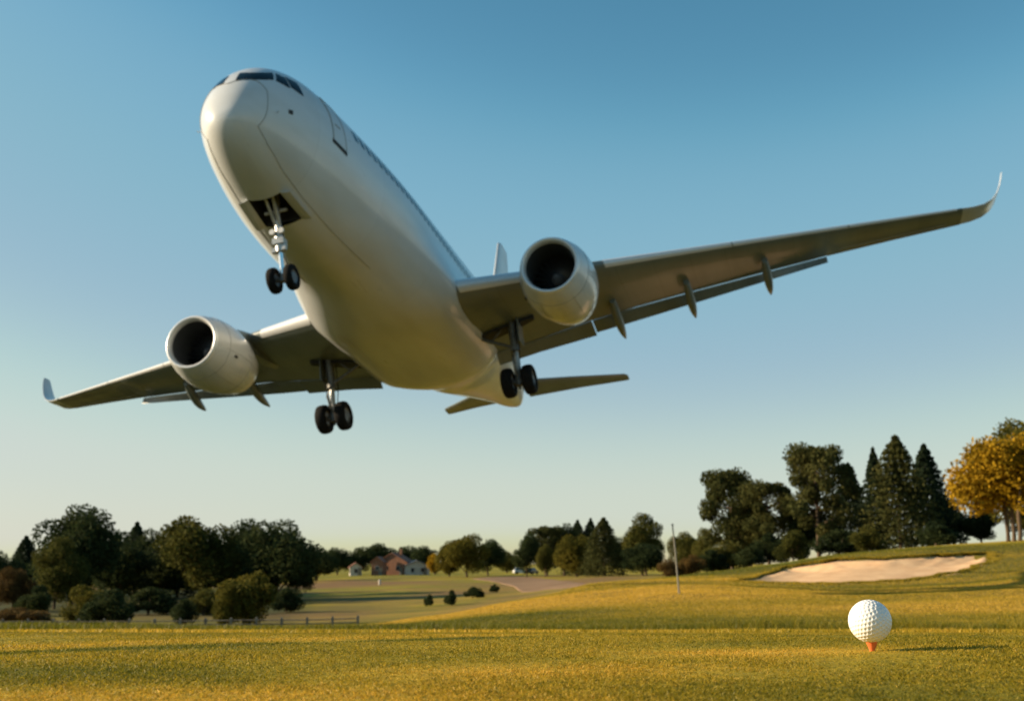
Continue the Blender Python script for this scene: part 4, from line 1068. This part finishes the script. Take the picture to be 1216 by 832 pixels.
p_ = PB(); p_.tube([(4.85, -.2, -3.48), (4.85, .2, -3.48)], .06, 10); p_.tube([(4.85, 0, -3.56), (4.85, 0, -3.36)], .085, 10); p_.build('axle', M['strutdark'], nose)
p_ = PB(); p_.tube([(4.86, 0, -2.70), (5.14, 0, -3.02), (4.93, 0, -3.40)], [.035, .04, .035], 8); p_.build('torque_link', M['strut'], nose)
p_ = PB(); p_.tube([(4.70, -.05, -2.1), (4.05, -.12, -1.3)], .045, 8); p_.tube([(4.70, .05, -2.1), (4.05, .12, -1.3)], .045, 8); p_.tube([(4.6, -.3, -1.72), (4.6, .3, -1.72)], .05, 8); p_.build('drag_brace', M['strut'], nose)
for y in (-.12, .12):
    p_ = PB(); p_.lathe((4.56, y, -2.28), [(.0, .075), (.03, .08), (.12, .05), (.14, .02)], 0, 16, True, True); p_.build('taxi_lamp', M['lamp'], nose)
p_ = PB(); p_.tube([(4.70, .09, -1.5), (4.80, .12, -2.3), (4.93, .09, -2.9), (4.9, .06, -3.4)], .014, 6); p_.tube([(4.66, -.09, -1.5), (4.66, -.13, -2.3), (4.78, -.10, -2.75)], .014, 6); p_.build('hydraulic_hose', M['tyre'], nose)
for y in (-.235, .235): wheel(nose, ng[0], y, ng[2], .335, .215, y)

for sgn in (-1, 1):
    y = sgn * 3.22; x = 15.48
    p_ = PB(); p_.tube([(15.35, y, -.95), (15.38, y, -1.7), (15.45, y, -2.28)], [.15, .15, .13], 16); p_.tube([(15.45, y, -2.25), (15.45, y, -2.42)], [.165, .165], 14)
    gear = p_.build('main_gear', M['strutdark'])
    p_ = PB(); p_.tube([(15.45, y, -2.4), (15.48, y, -3.4)], [.085, .085], 14); p_.build('oleo_piston', M['strut'], gear)
    p_ = PB(); p_.tube([(x, y - .3, -3.44), (x, y + .3, -3.44)], .09, 12); p_.tube([(x, y, -3.58), (x, y, -3.26)], .12, 12); p_.tube([(x, y, -3.58), (x + .05, y, -3.7)], [.05, .03], 8); p_.build('axle', M['strutdark'], gear)
    p_ = PB(); p_.tube([(15.34, y, -2.38), (15.02, y, -2.82), (15.38, y, -3.28)], [.045, .05, .045], 8); p_.build('torque_link', M['strutdark'], gear)
    p_ = PB(); p_.tube([(15.42, y, -2.30), (15.40, y - sgn * .75, -1.95), (15.38, y - sgn * 1.35, -1.62)], [.055, .06, .055], 10); p_.tube([(15.40, y - sgn * .75, -1.95), (15.36, y - sgn * .2, -1.45)], .03, 8); p_.build('side_brace', M['strutdark'], gear)
    p_ = PB(); p_.box((15.42, y + sgn * .24, -1.62), (.66, .035, 1.15)); p_.box((15.42, y + sgn * .20, -1.3), (.1, .1, .08)); p_.box((15.42, y + sgn * .20, -2.0), (.1, .1, .08)); p_.build('gear_door', M['wing'], gear)
    p_ = PB(); p_.tube([(15.30, y + sgn * .12, -1.3), (15.28, y + sgn * .2, -2.2), (15.36, y + sgn * .12, -2.8), (15.42, y + sgn * .1, -3.35)], .018, 6); p_.tube([(15.58, y - sgn * .12, -1.3), (15.62, y - sgn * .16, -2.35), (15.55, y - sgn * .1, -3.3)], .018, 6); p_.build('hydraulic_hose', M['tyre'], gear)
    for dy in (-.345, .345): wheel(gear, x, y + dy, -3.44, .49, .37, dy)
    # closed dark block, its colour standing in for the shaded gear well
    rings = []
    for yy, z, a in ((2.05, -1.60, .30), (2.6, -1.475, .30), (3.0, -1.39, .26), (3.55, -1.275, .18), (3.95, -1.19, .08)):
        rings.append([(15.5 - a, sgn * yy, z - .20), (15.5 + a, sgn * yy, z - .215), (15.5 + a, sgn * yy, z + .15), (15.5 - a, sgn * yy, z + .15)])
    p_ = PB(); p_.loft(rings, smooth=False); p_.build('dark_well_block', M['dark'])
bpy.context.view_layer.update()
